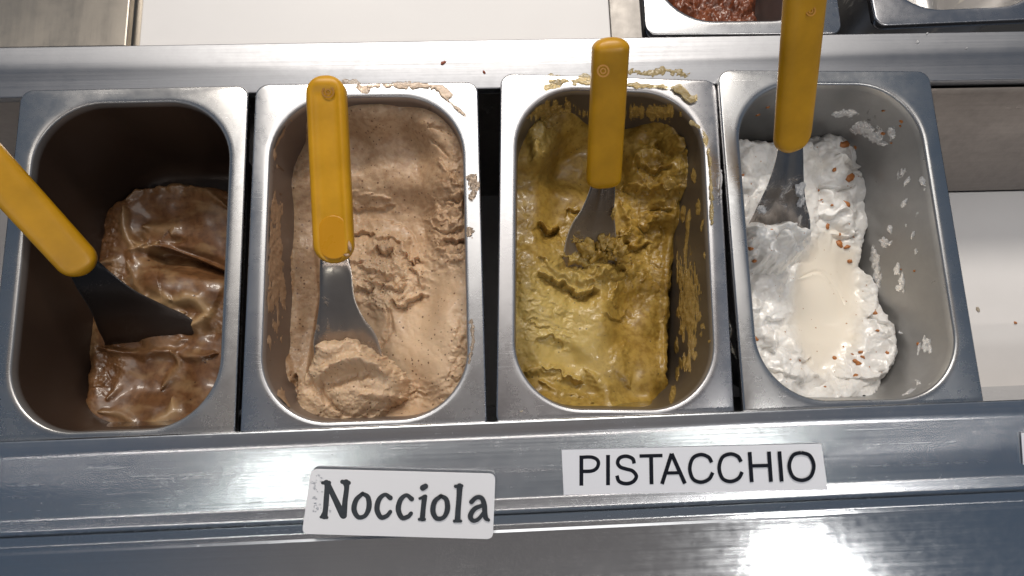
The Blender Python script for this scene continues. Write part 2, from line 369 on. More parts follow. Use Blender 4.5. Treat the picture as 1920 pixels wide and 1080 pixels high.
def pan(k, label, mat, depth=DEPTH, kk=None, ring_z=None):
    root = empty('gelato_pan', tuple(pan_w(k, np.array(0.), np.array(-.125), np.array(-depth))))
    tag(root, label, 'pan', 'steel gelato pans in the counter')
    rings = []   # (hu, v0, v1, r, z, inner)
    H = PW/2
    rings += [(H-.0008, -.0008, -PL+.0008, .0085, -.0075, 0), (H, 0, -PL, .009, -.006, 0), (H, 0, -PL, .009, -.0012, 0), (H-.0004, -.0004, -PL+.0004, .0087, -.0003, 0), (H-.0013, -.0013, -PL+.0013, .0082, 0, 0)]
    rings += [(IU+.003, IV0+.003, IV1-.003, IR+.002, -.0006, 0), (IU+.0012, IV0+.0012, IV1-.0012, IR+.001, -.0003, 0), (IU, IV0, IV1, IR, -.0006, 0)]
    for t in (.25, .5, .75, 1.0):
        a = t*math.pi/2; dd = .0018*math.sin(a); rings.append((IU-dd, IV0-dd, IV1+dd, IR-dd*.6, -.0006-.0022*(1-math.cos(a)), t*.5))
    for z in (-.008, -.02, -.04, -.06, -.08, -depth+.018):
        i_ = inset(z); rings.append((IU-i_, IV0-i_, IV1+i_, IR-i_*.6, z, 1))
    for t in (.25, .5, .75, 1.0):
        a = t*math.pi/2; z = -depth+.018*(1-math.sin(a)); i_ = inset(-depth+.018)+.018*(1-math.cos(a)); rings.append((IU-i_, IV0-i_, IV1+i_, max(.012, IR-i_*.9), z, 1))
    i_ = inset(-depth)+.045; rings.append((IU-i_, IV0-i_, IV1+i_, .006, -depth, 1))
    pts = []; inner = []
    for (hu, v0, v1, r, z, inn) in rings:
        q = rr_ring(hu, v0, v1, r); pts.append(pan_w(k, q[:, 0], q[:, 1], np.full(len(q), z))); inner += [inn]*len(q)
    n = len(pts[0]); m_ = len(pts)
    V = np.concatenate(pts); i = np.arange(n); F = []
    for j in range(m_-1):
        F.append(np.stack([j*n+i, j*n+(i+1) % n, (j+1)*n+(i+1) % n, (j+1)*n+i], -1))
    F = np.concatenate(F); 
    # close the floor with a strip of quads across
    b0 = (m_-1)*n; half = n//2
    fl = np.array([[b0+j, b0+(j+1), b0+(n-2-j) % n, b0+(n-1-j) % n] for j in range(half-1)])
    F = np.concatenate([F, fl])
    o = mesh_np('pan_shell', V, F[:, ::-1] if False else F, mat, root, True, {'inner': inner})
    return root
PL_ = ['steel pan at the left holding brown caramel gelato with a bare dark left wall',
       'steel pan holding beige hazelnut gelato, behind the Nocciola label',
       'steel pan holding olive green pistachio gelato, behind the PISTACCHIO label',
       'steel pan holding white gelato with toffee bits, its right wall bare and smeared']
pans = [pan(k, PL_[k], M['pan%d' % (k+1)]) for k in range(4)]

# ------------------------------------------------------------------ gelato height fields
def gelato(k, ctrl, sharp, features, mat, label, outline=None, step=.00050, z_guess=-.06, cat='gelato', floor=-.117, jit=.0009, cliff=1.2):
    """ctrl: (px,py,z) macro heights; outline: polygon in which there is gelato; features(X,Y)->(dz,rough mask,tone)"""
    nu = int(.146/step); nv = int(.240/step)
    u = np.linspace(-.0725, .0725, nu); v = np.linspace(-.2465, -.0085, nv); U, V = np.meshgrid(u, v, indexing='ij')
    W0 = pan_w(k, U, V, np.full(U.shape, z_guess)); h = np.full(U.shape, z_guess)
    C = np.array(ctrl, float)
    for it in range(4):
        X, Y = proj(W0[..., 0], W0[..., 1], h)
        num = 0; den = 1e-12
        for cx, cy, cz in C:
            wgt = 1.0/(((X-cx)**2+(Y-cy)**2)/sharp**2+.15)**2; num = num+wgt*cz; den = den+wgt
        h = .5*h+.5*num/den if it < 3 else num/den
    X, Y = proj(W0[..., 0], W0[..., 1], h)
    dz, rough, tone = features(X, Y, h)
    z = h+dz
    keep = np.ones(U.shape, bool)
    if outline is not None:
        wob = fbm(X, Y, 22, 77+k, 3)*7
        s = insidepoly(X, Y, outline)+wob
        fall = np.maximum(0, -s+2)/FPX*.48      # metres outside the outline
        edge = np.exp(-np.maximum(s, 0)/(12 if k == 0 else 6))*(.005 if k == 0 else .002)
        z = z-fall*cliff*3-edge
        keep &= (s > -40)
    z0 = z.copy()
    W = pan_w(k, U, V, z)
    jx = fbm(X, Y, 9, 301+k, 2)*rough*jit; jy = fbm(X, Y, 9, 401+k, 2)*rough*jit
    W[..., 0] += jx; W[..., 1] += jy
    sd = sdf_pan(U, V, z)
    keep &= (sd < .0006) & (z > floor)
    # pull skirt vertices just outside the wall
    idx = np.arange(nu*nv).reshape(nu, nv)
    F = grid_faces(nu, nv); kf = keep.ravel()[F].all(1); F = F[kf]
    used = np.unique(F); remap = -np.ones(nu*nv, int); remap[used] = np.arange(len(used))
    root = mesh_np('gelato', W.reshape(-1, 3)[used], remap[F], mat, None, True, {'tone': tone.ravel()[used]})
    tag(root, label, cat, 'gelato filling the pans')
    return root, (u, v, z)
def HZ(G, k, px, py):
    """height of gelato surface seen at a pixel"""
    u, v, z = G; zz = -.06
    for _ in range(12):
        p_ = P(px, py, zz); a, b_ = pan_l(k, p_[0], p_[1])
        i = int(np.clip(np.searchsorted(u, a), 0, len(u)-1)); j = int(np.clip(np.searchsorted(v, b_), 0, len(v)-1))
        zz = .5*zz+.5*z[i, j]
    return zz

def G(X, Y, cx, cy, rx, ry, ang=0, pw=2):
    c, s = math.cos(math.radians(ang)), math.sin(math.radians(ang)); a = ((X-cx)*c+(Y-cy)*s)/rx; b_ = (-(X-cx)*s+(Y-cy)*c)/ry
    return np.exp(-(np.sqrt(a*a+b_*b_)**pw))
def RD(X, Y, pts, w_, pw=2, taper=True):
    d, t, s = segd(X, Y, curve(pts, 6) if len(pts) > 2 else pts); w2 = w_*(np.sqrt(np.clip(4*t*(1-t), .05, 1)) if taper else 1)
    return np.exp(-np.abs(d/w2)**pw)
def STEP(X, Y, pts, soft, reach):
    """a scarp: rises on the right hand side of the path (screen), fades with distance"""
    d, t, s = segd(X, Y, curve(pts, 6) if len(pts) > 2 else pts)
    return sstep(-soft, soft, s)*np.exp(-np.maximum(s, 0)/reach)*sstep(0, .08, t)*sstep(1, .92, t)
mm = .001
def CRK(X, Y, lst, k=1.0):
    """torn steps: the surface drops sharply on the front side of each left-to-right path, then climbs back"""
    out = np.zeros(X.shape)
    for pts, depth, reach in lst:
        d, t, s_ = segd(X, Y, curve(pts, 6) if len(pts) > 2 else pts); s_ = -s_
        out = out-k*depth*mm*sstep(-1.5, 1.5, s_)*np.exp(-np.maximum(s_, 0)/reach)*np.exp(-(d/(reach*2.2))**4)*sstep(0, .15, t)*sstep(1, .85, t)+k*.25*depth*mm*sstep(-9, 0, s_)*sstep(2, 0, s_)*sstep(0, .15, t)*sstep(1, .85, t)
    return out

# --- caramel
def f1(X, Y, h):
    A1 = 1.15
    wx = X+fbm(X, Y, 40, 5)*10; wy = Y+fbm(X, Y, 40, 6)*10
    dz = fbm(X, Y, 70, 11, 2)*3*mm+fbm(X, Y, 26, 12, 2)*.5*mm
    tone = sstep(.05, .6, fbm(wx*.8, wy*1.6, 34, 21, 4))*.35
    def ridge(pts, w_, a, tn=.0):
        nonlocal dz, tone
        g = RD(wx, wy, pts, w_*1.35); dz = dz+A1*a*g*mm; tone = np.maximum(tone, tn*g)
    # upper lobe hanging over the dark hollow
    dz = dz+5*mm*STEP(X, Y, [(232, 470), (300, 462), (355, 480), (410, 505), (440, 520)][::-1], 4, 60)
    dz = dz-8*mm*G(X, Y, 345, 490, 86, 22, 12, 5)+CRK(X, Y, [([(272, 478), (300, 464), (355, 480), (410, 503), (460, 525)], 17, 36)])
    dz = dz+9*mm*G(X, Y, 350, 532, 82, 36, 8, 4)
    dz = dz-5*mm*G(X, Y, 262, 448, 9, 8)-4*mm*G(X, Y, 328, 452, 16, 7)
    ridge([(238, 375), (262, 355), (310, 345), (380, 350), (432, 390)], 9, 3, .25)
    ridge([(236, 390), (232, 430), (250, 465), (275, 460)], 8, 3, .5)
    ridge([(270, 425), (300, 430), (330, 425), (325, 440)], 9, 2.5, .4)
    ridge([(250, 455), (285, 468), (300, 455)], 7, 2.5, .55)
    ridge([(190, 500), (220, 490), (215, 520), (230, 530)], 7, 2.2, .3)
    ridge([(235, 490), (262, 540), (275, 560)], 8, 2, .4)
    ridge([(270, 565), (320, 575), (365, 565), (392, 590), (370, 615)], 9, 3.5, .9)
    ridge([(262, 600), (310, 588), (350, 592)], 7, 2.2, .8)
    ridge([(240, 565), (290, 560), (330, 570)], 9, 1.5, .8)
    ridge([(352, 600), (372, 612), (388, 598)], 12, 2.5, .6)
    dz = dz+5*mm*RD(wx, wy, [(192, 656), (250, 664), (310, 662), (380, 666), (410, 660)], 9)
    dz = dz-6*mm*G(X, Y, 352, 622, 14, 9, 30)-4*mm*G(X, Y, 395, 625, 22, 12)
    ridge([(330, 660), (338, 690), (318, 710), (302, 730)], 6, 3, .3)
    ridge([(215, 655), (232, 700), (208, 745)], 12, 2.2, .1)
    ridge([(185, 650), (178, 700), (185, 720)], 10, 1.6, .1)
    ridge([(322, 745), (328, 770), (300, 795), (262, 805)], 9, 2.4, .8)
    ridge([(190, 772), (225, 775), (252, 800), (262, 820)], 7, 1.6, .4)
    ridge([(270, 640), (300, 650), (340, 640)], 16, 1.8, .15)
    dz = dz+2.0*mm*STEP(X, Y, [(172, 640), (260, 690), (330, 655), (400, 660)], 6, 40)*0
    tone = np.maximum(tone, .75*sstep(.2, .8, fbm(wx, wy, 26, 88, 3))*sstep(250, 420, X)*sstep(560, 700, Y))
    rough = G(X, Y, 205, 690, 30, 55, 20, 4)+G(X, Y, 215, 520, 30, 25)+G(X, Y, 205, 430, 18, 50, 0, 4)+.5*G(X, Y, 410, 600, 20, 40)
    dz = dz+rough*(fbm(X, Y, 9, 41, 2)*1.2)*mm
    return dz, np.clip(rough, 0, 1), np.clip(tone, 0, 1)
gel1, G1 = gelato(0, [(180, 420, -.078), (170, 600, -.076), (150, 800, -.060), (300, 380, -.085), (300, 480, -.080), (300, 570, -.072), (300, 700, -.074), (300, 800, -.058), (430, 420, -.078), (430, 560, -.072), (440, 700, -.068), (400, 790, -.054)], 70, f1, M['gel1'],
    'glossy brown caramel gelato swirled with tan cream, in the leftmost pan',
    outline=[(190, 400), (205, 378), (250, 358), (330, 342), (400, 350), (470, 375), (520, 420), (520, 860), (145, 860), (150, 790), (158, 700), (165, 640), (160, 580), (172, 520), (180, 450)], z_guess=-.075)

# --- hazelnut
def f2(X, Y, h):
    wx = X+fbm(X, Y, 30, 5)*7; wy = Y+fbm(X, Y, 30, 6)*7
    wx = wx+fbm(X, Y, 11, 501, 2)*5; wy = wy+fbm(X, Y, 11, 505, 2)*5
    dz = fbm(X, Y, 70, 13, 4)*2.5*mm+fbm(X, Y, 20, 14, 3)*.7*mm
    pile = G(wx, wy, 722, 512, 78, 72, 25, 5)
    crum = np.clip(pile+G(wx, wy, 838, 440, 45, 75, 0, 4)+G(X, Y, 850, 350, 22, 60)+.7*G(X, Y, 860, 680, 18, 90, 0, 4)+.8*G(X, Y, 535, 560, 12, 180, 0, 4)+.6*G(X, Y, 780, 740, 90, 22), 0, 1)
    dz = dz+8*mm*pile
    dz = dz+crum*(np.abs(fbm(wx, wy, 26, 51, 3))*7-1.7+fbm(X, Y, 9, 52, 3)*1.8)*mm
    dz = dz+CRK(wx, wy, [([(655, 443), (680, 436), (706, 447)], 6, 11), ([(706, 466), (722, 480), (740, 472)], 10, 10), ([(760, 478), (775, 492), (792, 482)], 9, 10), ([(736, 560), (755, 573), (772, 560), (804, 558)], 10, 11), ([(670, 538), (688, 549), (702, 543)], 7, 9), ([(685, 505), (730, 520), (772, 516)], 4, 10), ([(690, 532), (735, 546), (768, 536)], 4, 9), ([(764, 494), (786, 522), (795, 548)], 5, 8), ([(828, 445), (850, 453), (874, 448)], 8, 10), ([(798, 408), (830, 430), (868, 424)], 4, 10), ([(652, 384), (700, 390), (742, 382)], 2.5, 16), ([(700, 455), (730, 450), (760, 458)], 4, 9), ([(650, 490), (672, 498), (690, 494)], 3, 9)])
    dz = dz+2.2*mm*STEP(wx, wy, [(668, 420), (715, 408), (770, 430), (800, 470)], 3, 30)*-1
    for pts, w_, a in (([(770, 445), (762, 470), (766, 492)], 7, 3.5), ([(680, 505), (720, 515), (765, 525)], 6, 2.4), ([(690, 530), (735, 540), (760, 535)], 6, 2), ([(650, 385), (690, 372), (730, 372)], 10, 1.8), ([(655, 368), (700, 360)], 8, 1.1),
                       ([(770, 500), (790, 520), (795, 545)], 7, 2.5), ([(820, 300), (850, 340), (865, 370)], 7, 2), ([(835, 420), (860, 400), (870, 380)], 9, 2.6), ([(820, 400), (812, 440), (830, 470)], 8, 2.2), ([(650, 470), (662, 520), (660, 560)], 10, 2)):
        dz = dz+1.5*a*mm*RD(wx, wy, pts, w_)
    dz = dz-3*mm*RD(wx, wy, [(800, 262), (820, 275), (838, 292)], 3.5)-2.5*mm*RD(wx, wy, [(805, 230), (830, 240), (850, 255)], 4)
    # broad smooth mound, bottom right
    dz = dz+6*mm*G(X, Y, 800, 640, 85, 75, 10, 3)+3*mm*G(X, Y, 700, 600, 40, 60, 0, 3)
    dz = dz-4*mm*RD(wx, wy, [(727, 575), (735, 610), (716, 650)], 7)
    for i in range(5): dz = dz+.55*mm*RD(wx, wy, [(750, 700+i*13), (800, 712+i*12), (860, 690+i*14)], 4)
    # flat cut face on the left and its ragged lip
    dz = dz-5*mm*sstep(4, -4, segd(X, Y, [(585, 380), (600, 560), (570, 760)])[2]*-1)*G(X, Y, 570, 600, 48, 190, 0, 4)
    dz = dz+4*mm*RD(wx, wy, [(540, 300), (530, 430), (545, 520), (532, 600), (545, 720), (575, 790)], 8, 3, False)
    dz = dz-7*mm*RD(wx, wy, [(556, 705), (548, 750), (562, 790)], 6, 3)
    rough = np.clip(crum, 0, 1)
    tone = np.clip(sstep(330, 560, Y)*.5*sstep(600, 700, X)+.5*pile+.5*G(X, Y, 800, 650, 80, 80)-.3*G(X, Y, 570, 600, 40, 160), 0, 1)
    return dz, rough, tone
gel2, G2 = gelato(1, [(600, 205, -.014), (700, 195, -.010), (820, 215, -.010), (865, 250, -.012), (545, 300, -.044), (650, 290, -.045), (760, 300, -.040), (865, 320, -.016), (545, 450, -.050), (650, 420, -.058), (760, 420, -.052), (865, 430, -.022), (540, 600, -.050), (590, 600, -.056), (660, 600, -.052), (760, 580, -.046), (872, 600, -.022), (545, 740, -.046), (640, 760, -.050), (760, 740, -.044), (860, 720, -.024), (640, 800, -.034), (760, 800, -.030), (850, 790, -.028)], 60, f2, M['gel2'],
    'beige speckled hazelnut gelato, broken and lumpy in the middle, behind the Nocciola label', z_guess=-.05,
    outline=[(505, 215), (560, 195), (700, 180), (860, 190), (930, 260), (930, 860), (585, 860), (560, 800), (540, 760), (524, 700), (530, 600), (520, 520), (530, 430), (535, 320), (515, 260)], jit=.0016)

# --- pistachio
def f3(X, Y, h):
    wx = X+fbm(X, Y, 30, 15)*8; wy = Y+fbm(X, Y, 30, 16)*8
    wx = wx+fbm(X, Y, 11, 511, 2)*5; wy = wy+fbm(X, Y, 11, 515, 2)*5
    dz = fbm(X, Y, 70, 23, 3)*3.5*mm+fbm(X, Y, 20, 24, 2)*.35*mm
    c1 = G(wx, wy, 1050, 575, 95, 75, 15, 4); c2 = G(wx, wy, 1110, 480, 85, 50, 20, 4); c3 = G(wx, wy, 1240, 330, 62, 105, 15, 4)
    c4 = G(wx, wy, 1215, 490, 50, 90, 0, 4); c5 = G(X, Y, 985, 560, 28, 200, 0, 4); c6 = G(X, Y, 1245, 650, 22, 130, 0, 4)
    crum = np.clip(c1*.30+c2+c3*.85+c4*.55+.25*c5+.3*c6+.5*G(X, Y, 1015, 270, 30, 60), 0, 1)
    dz = dz+crum*(np.abs(fbm(wx, wy, 34, 61, 3, .4))*10-2.2+fbm(X, Y, 10, 62, 2)*1.5)*mm
    dz = dz+CRK(wx, wy, [([(1012, 415), (1030, 432), (1048, 426)], 14, 12), ([(1006, 514), (1050, 530), (1086, 547), (1124, 548)], 14, 13), ([(1045, 483), (1080, 492), (1112, 500)], 9, 11), ([(1146, 478), (1160, 500), (1176, 503)], 11, 11), ([(1158, 450), (1190, 459), (1218, 460)], 8, 9), ([(1165, 345), (1190, 362), (1222, 350)], 7, 14), ([(1188, 298), (1225, 318), (1262, 305)], 8, 15), ([(1196, 418), (1212, 430), (1232, 426)], 4, 10), ([(1130, 585), (1158, 604), (1184, 582)], 4, 9), ([(985, 600), (1010, 612), (1036, 610)], 2, 9), ([(1215, 385), (1240, 392), (1262, 385)], 5, 10), ([(1060, 395), (1078, 402), (1095, 396)], 4, 8), ([(1230, 262), (1262, 282), (1295, 280)], 6, 14), ([(1010, 690), (1050, 700), (1095, 716)], 4, 30), ([(1000, 640), (1030, 632), (1060, 650)], 3, 18)])
    dz = dz+8*mm*G(wx, wy, 1012, 245, 18, 26, 10, 3)+7*mm*G(wx, wy, 1005, 290, 12, 26, -10, 3)
    for pts, w_, a in (([(1130, 470), (1145, 500), (1120, 520)], 15, 4), ([(1190, 300), (1215, 285), (1235, 300)], 10, 4), ([(1180, 350), (1215, 360), (1240, 345)], 10, 3.5), ([(1230, 250), (1265, 265), (1290, 290)], 13, 4), ([(1165, 380), (1180, 420), (1170, 450)], 8, 3),
                       ([(1010, 485), (1060, 515), (1110, 530)], 9, 3.5), ([(985, 695), (1040, 700), (1095, 715)], 8, 3.0), ([(1015, 715), (1060, 730), (1110, 760)], 9, 2.5), ([(1100, 690), (1125, 720), (1150, 760), (1180, 775)], 12, 2.5),
                       ([(1010, 270), (1000, 300), (1015, 330)], 8, 2), ([(1165, 640), (1160, 680), (1180, 720)], 14, 2.2), ([(1155, 530), (1145, 560), (1165, 575)], 6, 2), ([(1065, 395), (1080, 410), (1100, 420)], 6, 2)):
        dz = dz+1.5*a*mm*RD(wx, wy, pts, w_)
    for i in range(8): dz = dz+.6*mm*RD(wx, wy, [(985, 560+i*11), (1030, 566+i*11), (1070, 585+i*10)], 3.5)
    dz = dz-5*mm*G(X, Y, 1050, 665, 48, 24, 25, 4)
    dz = dz+4*mm*G(X, Y, 1120, 640, 40, 90, 10, 3)
    dz = dz+3*mm*RD(X, Y, [(1265, 380), (1252, 480), (1246, 600), (1250, 760)], 7, 3, False)
    tone = np.clip(.75*G(X, Y, 1040, 600, 90, 110, 0, 4)+.4*G(X, Y, 1110, 700, 60, 60)+.6*G(X, Y, 1012, 265, 22, 55)+.3*c2-.2*c3, 0, 1)
    return dz, np.clip(crum, 0, 1), tone
gel3, G3 = gelato(2, [(1040, 200, -.030), (1150, 215, -.060), (1260, 225, -.030), (985, 250, -.034), (1010, 280, -.036), (1060, 320, -.072), (1130, 320, -.074), (1220, 290, -.050), (1300, 255, -.030), (1318, 280, -.022), (1328, 320, -.022), (1300, 310, -.034), (1300, 350, -.040), (1285, 390, -.058), (985, 400, -.052), (1060, 400, -.062), (1200, 400, -.066), (985, 520, -.044), (1080, 500, -.054), (1240, 450, -.078), (1000, 620, -.046), (1100, 600, -.052), (1200, 600, -.072), (1250, 600, -.082), (990, 720, -.054), (1100, 720, -.058), (1200, 730, -.060), (1260, 740, -.074), (1000, 780, -.036), (1100, 785, -.034), (1200, 785, -.038), (1250, 785, -.050)], 55, f3, M['gel3'],
    'olive green pistachio gelato with crumbly torn surface, in the third pan from the left', z_guess=-.06,
    outline=[(930, 180), (1000, 175), (1080, 180), (1180, 195), (1250, 205), (1330, 240), (1345, 300), (1330, 350), (1300, 392), (1272, 430), (1262, 500), (1255, 600), (1250, 700), (1268, 800), (1268, 860), (930, 860)], jit=.0018)

# --- white
def f4(X, Y, h):
    wx = X+fbm(X, Y, 34, 35)*9; wy = Y+fbm(X, Y, 34, 36)*9
    pud = G(X+.5*(wx-X), Y+.5*(wy-Y), 1550, 568, 66, 136, 4, 9)
    dz = fbm(X, Y, 60, 33, 4)*3*mm*(1-pud)
    lump = (1-pud)
    dz = dz+lump*(np.abs(fbm(wx, wy, 58, 71, 3, .32))*11-2+fbm(wx, wy, 22, 72, 2)*1.0)*mm
    dz = dz-5*mm*pud-1.2*mm*RD(X, Y, [(1500, 520), (1540, 508), (1570, 535), (1588, 570)], 4)+.8*mm*RD(X, Y, [(1496, 524), (1538, 512), (1562, 530)], 5)
    for pts, w_, a in (([(1560, 300), (1600, 330), (1640, 320)], 16, 4), ([(1540, 360), (1580, 400), (1600, 440)], 18, 3.5), ([(1620, 500), (1640, 540), (1625, 590)], 12, 4), ([(1630, 600), (1660, 640), (1650, 700)], 17, 5), ([(1440, 620), (1455, 680), (1500, 720)], 18, 4), ([(1520, 700), (1580, 720), (1640, 700)], 16, 4), ([(1415, 560), (1425, 620), (1440, 660)], 14, 3),
                       ([(1590, 250), (1640, 280), (1650, 300)], 12, 3)):
        dz = dz+1.5*a*mm*RD(wx, wy, pts, w_)
    dz = dz+CRK(wx, wy, [([(1535, 400), (1558, 409), (1584, 400)], 6, 12), ([(1625, 585), (1645, 600), (1660, 612)], 5, 12), ([(1485, 665), (1505, 674), (1525, 668)], 4, 10), ([(1560, 300), (1600, 318), (1645, 306)], 6, 18), ([(1530, 345), (1565, 356), (1600, 350)], 5, 16), ([(1560, 440), (1590, 448), (1615, 440)], 4, 14), ([(1425, 590), (1450, 600), (1470, 592)], 4, 14), ([(1560, 700), (1600, 712), (1640, 700)], 4, 16), ([(1430, 690), (1460, 700), (1490, 712)], 4, 16)])
    tone = np.clip(pud*1.0+.25*sstep(.2, .7, fbm(wx, wy, 40, 91, 3)), 0, 1)
    return dz, np.clip(lump, 0, 1), tone
gel4, G4 = gelato(3, [(1400, 300, -.050), (1500, 290, -.070), (1600, 260, -.068), (1650, 300, -.080), (1400, 420, -.050), (1500, 400, -.068), (1600, 400, -.076), (1410, 560, -.052), (1540, 560, -.068), (1610, 520, -.080), (1440, 680, -.050), (1540, 700, -.060), (1660, 640, -.060), (1660, 720, -.056), (1560, 755, -.040), (1460, 740, -.036), (1650, 755, -.046)], 60, f4, M['gel4'],
    'white gelato strewn with toffee bits and melted smooth in the middle', z_guess=-.065,
    outline=[(1360, 270), (1440, 262), (1520, 268), (1575, 235), (1640, 262), (1655, 300), (1662, 350), (1640, 400), (1625, 450), (1612, 500), (1640, 540), (1650, 585), (1672, 610), (1680, 660), (1672, 700), (1640, 735), (1655, 800), (1655, 850), (1370, 850)], jit=.0014)

# ------------------------------------------------------------------ blobs, smears
def ico(sub=2):
    import bmesh
    bm = bmesh.new(); bmesh.ops.create_icosphere(bm, subdivisions=sub, radius=1)
    V = np.array([v.co[:] for v in bm.verts]); F = np.array([[v.index for v in f.verts] for f in bm.faces]); bm.free(); return V, F
ICO1, ICO2, ICO3 = ico(1), ico(2), ico(4)
def blob(name, c, size, mat, parent=None, nrm=(0, 0, 1), ang=0, lump=.3, base=ICO2, seed=0, shape=None):
    V, F = base; V = V.copy()
    n = fbm(V[:, 0]*3+seed*7, V[:, 1]*3+V[:, 2]*2.3, 1.6, 9+seed, 3)+.6*fbm(V[:, 2]*3+seed, V[:, 0]*2-V[:, 1], .8, 19+seed, 2)
    V = V*(1+lump*n)[:, None]
    V = V*np.array(size)
    c_, s_ = math.cos(ang), math.sin(ang); V = V @ np.array([[c_, s_, 0], [-s_, c_, 0], [0, 0, 1]])
    q = Vector((0, 0, 1)).rotation_difference(Vector(nrm)).to_matrix(); V = V @ np.array(q).T
    return mesh_np(name, V+np.array(c), F, mat, parent, True)
def wall_hit(k, px, py):
    """where the view through a pixel meets the pan's wall"""
    zs = np.linspace(-.004, -.117, 220)
    for z in zs:
        p_ = P(px, py, z); u, v = pan_l(k, p_[0], p_[1])
        if sdf_pan(np.array(u), np.array(v), np.array(z)) < .0: 
            continue
        hit = (p_, u, v, z)
        # first outside: walk until inside->outside
        last = hit
    zprev = None
    for z in zs:
        p_ = P(px, py, z); u, v = pan_l(k, p_[0], p_[1]); s = float(sdf_pan(np.array(u), np.array(v), np.array(z)))
        if zprev is not None and s > 0 and sprev <= 0: break
        zprev, sprev = z, s
    e_ = .002; g = np.array([float(sdf_pan(np.array(u+e_), np.array(v), np.array(z))-sdf_pan(np.array(u-e_), np.array(v), np.array(z))), float(sdf_pan(np.array(u), np.array(v+e_), np.array(z))-sdf_pan(np.array(u), np.array(v-e_), np.array(z)))])
    g = g/(np.linalg.norm(g)+1e-9)
    return p_, (-g[0], -g[1], .08)
RING0 = rr_ring(IU, IV0, IV1, IR, 80, 150)
def wall_blobs(k, lst, mat, parent, name='wall_smear', hmax=.0012, seed=0, ns=11, amp=1.0):
    """residue clinging to the inner wall: a skin on the wall that is thickest inside the given ellipses"""
    zs = np.arange(-.004, -DEPTH+.019, -.0005); R_ = []
    cen = np.array([0, (IV0+IV1)/2])
    for z in zs:
        i_ = inset(z); R_.append(rr_ring(IU-i_, IV0-i_, IV1+i_, IR-i_*.6, 80, 150))
    R_ = np.array(R_)                                    # (nz, n, 2)
    Z = np.repeat(zs[:, None], R_.shape[1], 1); T = np.roll(R_, -1, 1)-np.roll(R_, 1, 1); T /= np.linalg.norm(T, axis=2)[..., None]+1e-12
    Nn = np.stack([-T[..., 1], T[..., 0]], -1); flip = ((cen-R_)*Nn).sum(-1) < 0; Nn[flip] *= -1
    W0 = pan_w(k, R_[..., 0], R_[..., 1], Z); X, Y = proj(W0[..., 0], W0[..., 1], W0[..., 2])
    f = np.full(X.shape, -9.)
    for (px, py, w_, h_, a) in lst:
        c, s_ = math.cos(math.radians(a)), math.sin(math.radians(a)); dx, dy = X-px, Y-py
        r = np.hypot((dx*c+dy*s_)/(w_/2), (-dx*s_+dy*c)/(h_/2)); f = np.maximum(f, (1-r)*min(1, max(w_, h_)/20))
    f = f+fbm(*((X*2.0, Y*.30) if k == 2 else ((X*1.5+Y*.5, Y*.7-X*.2) if k == 3 else (X*1.6, Y*.5))), ns, 500+seed+k, 4, .65, ang=.1)*amp
    keep = (f > .12) & (f > -5)
    h = hmax*np.sqrt(np.clip(f-.12, 0, 1))*(.8+.7*fbm(X, Y, 7, 900+k, 2))
    L = R_+Nn*np.where(keep, np.maximum(h, .0001), -.0003)[..., None]
    V = pan_w(k, L[..., 0], L[..., 1], Z); nz, n = X.shape
    F = grid_faces(nz, n); F = F[keep.ravel()[F].sum(1) >= 2]
    used = np.unique(F); rm = -np.ones(nz*n, int); rm[used] = np.arange(len(used))
    if len(used): tag(mesh_np(name, V.reshape(-1, 3)[used], rm[F], mat, parent, True), kind='stuff')

def smears(strokes, z, mat, parent, seed, hmax=.0013, **k):
    for i_, st in enumerate(strokes):
        smear('dried_smear', [st], z, mat, parent, seed+i_*40, hmax, **k)
def smear(name, strokes, z, mat, parent, seed, hmax=.0013, step=.0004, thr=0.0, ns=9):
    """thin patch of dried or melted gelato on a level surface; strokes in photo pixels: (pts, half width)"""
    P0 = np.array([P(x, y, z)[:2] for pts, w_ in strokes for x, y in pts]); mg = .012
    x = np.arange(P0[:, 0].min()-mg, P0[:, 0].max()+mg, step); y = np.arange(P0[:, 1].min()-mg, P0[:, 1].max()+mg, step)
    XX, YY = np.meshgrid(x, y, indexing='ij'); X, Y = proj(XX, YY, np.full(XX.shape, z))
    f = np.full(X.shape, -9.0)
    for pts, w_ in strokes:
        d, t, s = segd(X, Y, curve(pts, 5) if len(pts) > 2 else pts); f = np.maximum(f, 1-d/w_)
    f = f+fbm(X, Y, ns, seed, 3, .6)*1.1-.25
    keep = f > thr
    h = hmax*np.sqrt(np.clip(f-thr, 0, 1))*(.75+.5*fbm(X, Y, 6, seed+9, 2))
    F = grid_faces(len(x), len(y)); F = F[keep.ravel()[F].sum(1) >= 2]
    used = np.unique(F); rm = -np.ones(XX.size, int); rm[used] = np.arange(len(used))
    V = np.stack([XX, YY, np.where(keep, z+h, z-.0004)], -1).reshape(-1, 3)[used]
    return mesh_np(name, V, rm[F], mat, parent, True)
zr = .0006
smear('dried_smear', [([(650, 156), (700, 162), (760, 158), (810, 160), (840, 180)], 9), ([(830, 178), (852, 198), (872, 215)], 4)], -.0002, M['film_shade2'], pans[1], 3, .0004, ns=19)
smear('dried_smear', [([(884, 330), (890, 350), (884, 368)], 10)], .0003, M['film_shade2'], pans[1], 5, .002)
smear('dried_smear', [([(497, 400), (492, 440), (494, 480), (490, 520), (492, 590)], 3)], -.0003, M['film_shade2'], pans[1], 6, .0014)
smears([([(880, 430), (882, 440)], 6), ([(884, 600), (886, 640), (880, 680)], 4)], -.0002, M['film_shade2'], pans[1], 8, .0016)
smears([([(962, 202), (972, 190)], 9), ([(985, 180), (1010, 165), (1040, 160)], 12), ([(1030, 150), (1060, 152), (1100, 150)], 10), ([(965, 225), (972, 215)], 5)], .0004, M['film_shade3'], pans[2], 13, .0004, ns=19)
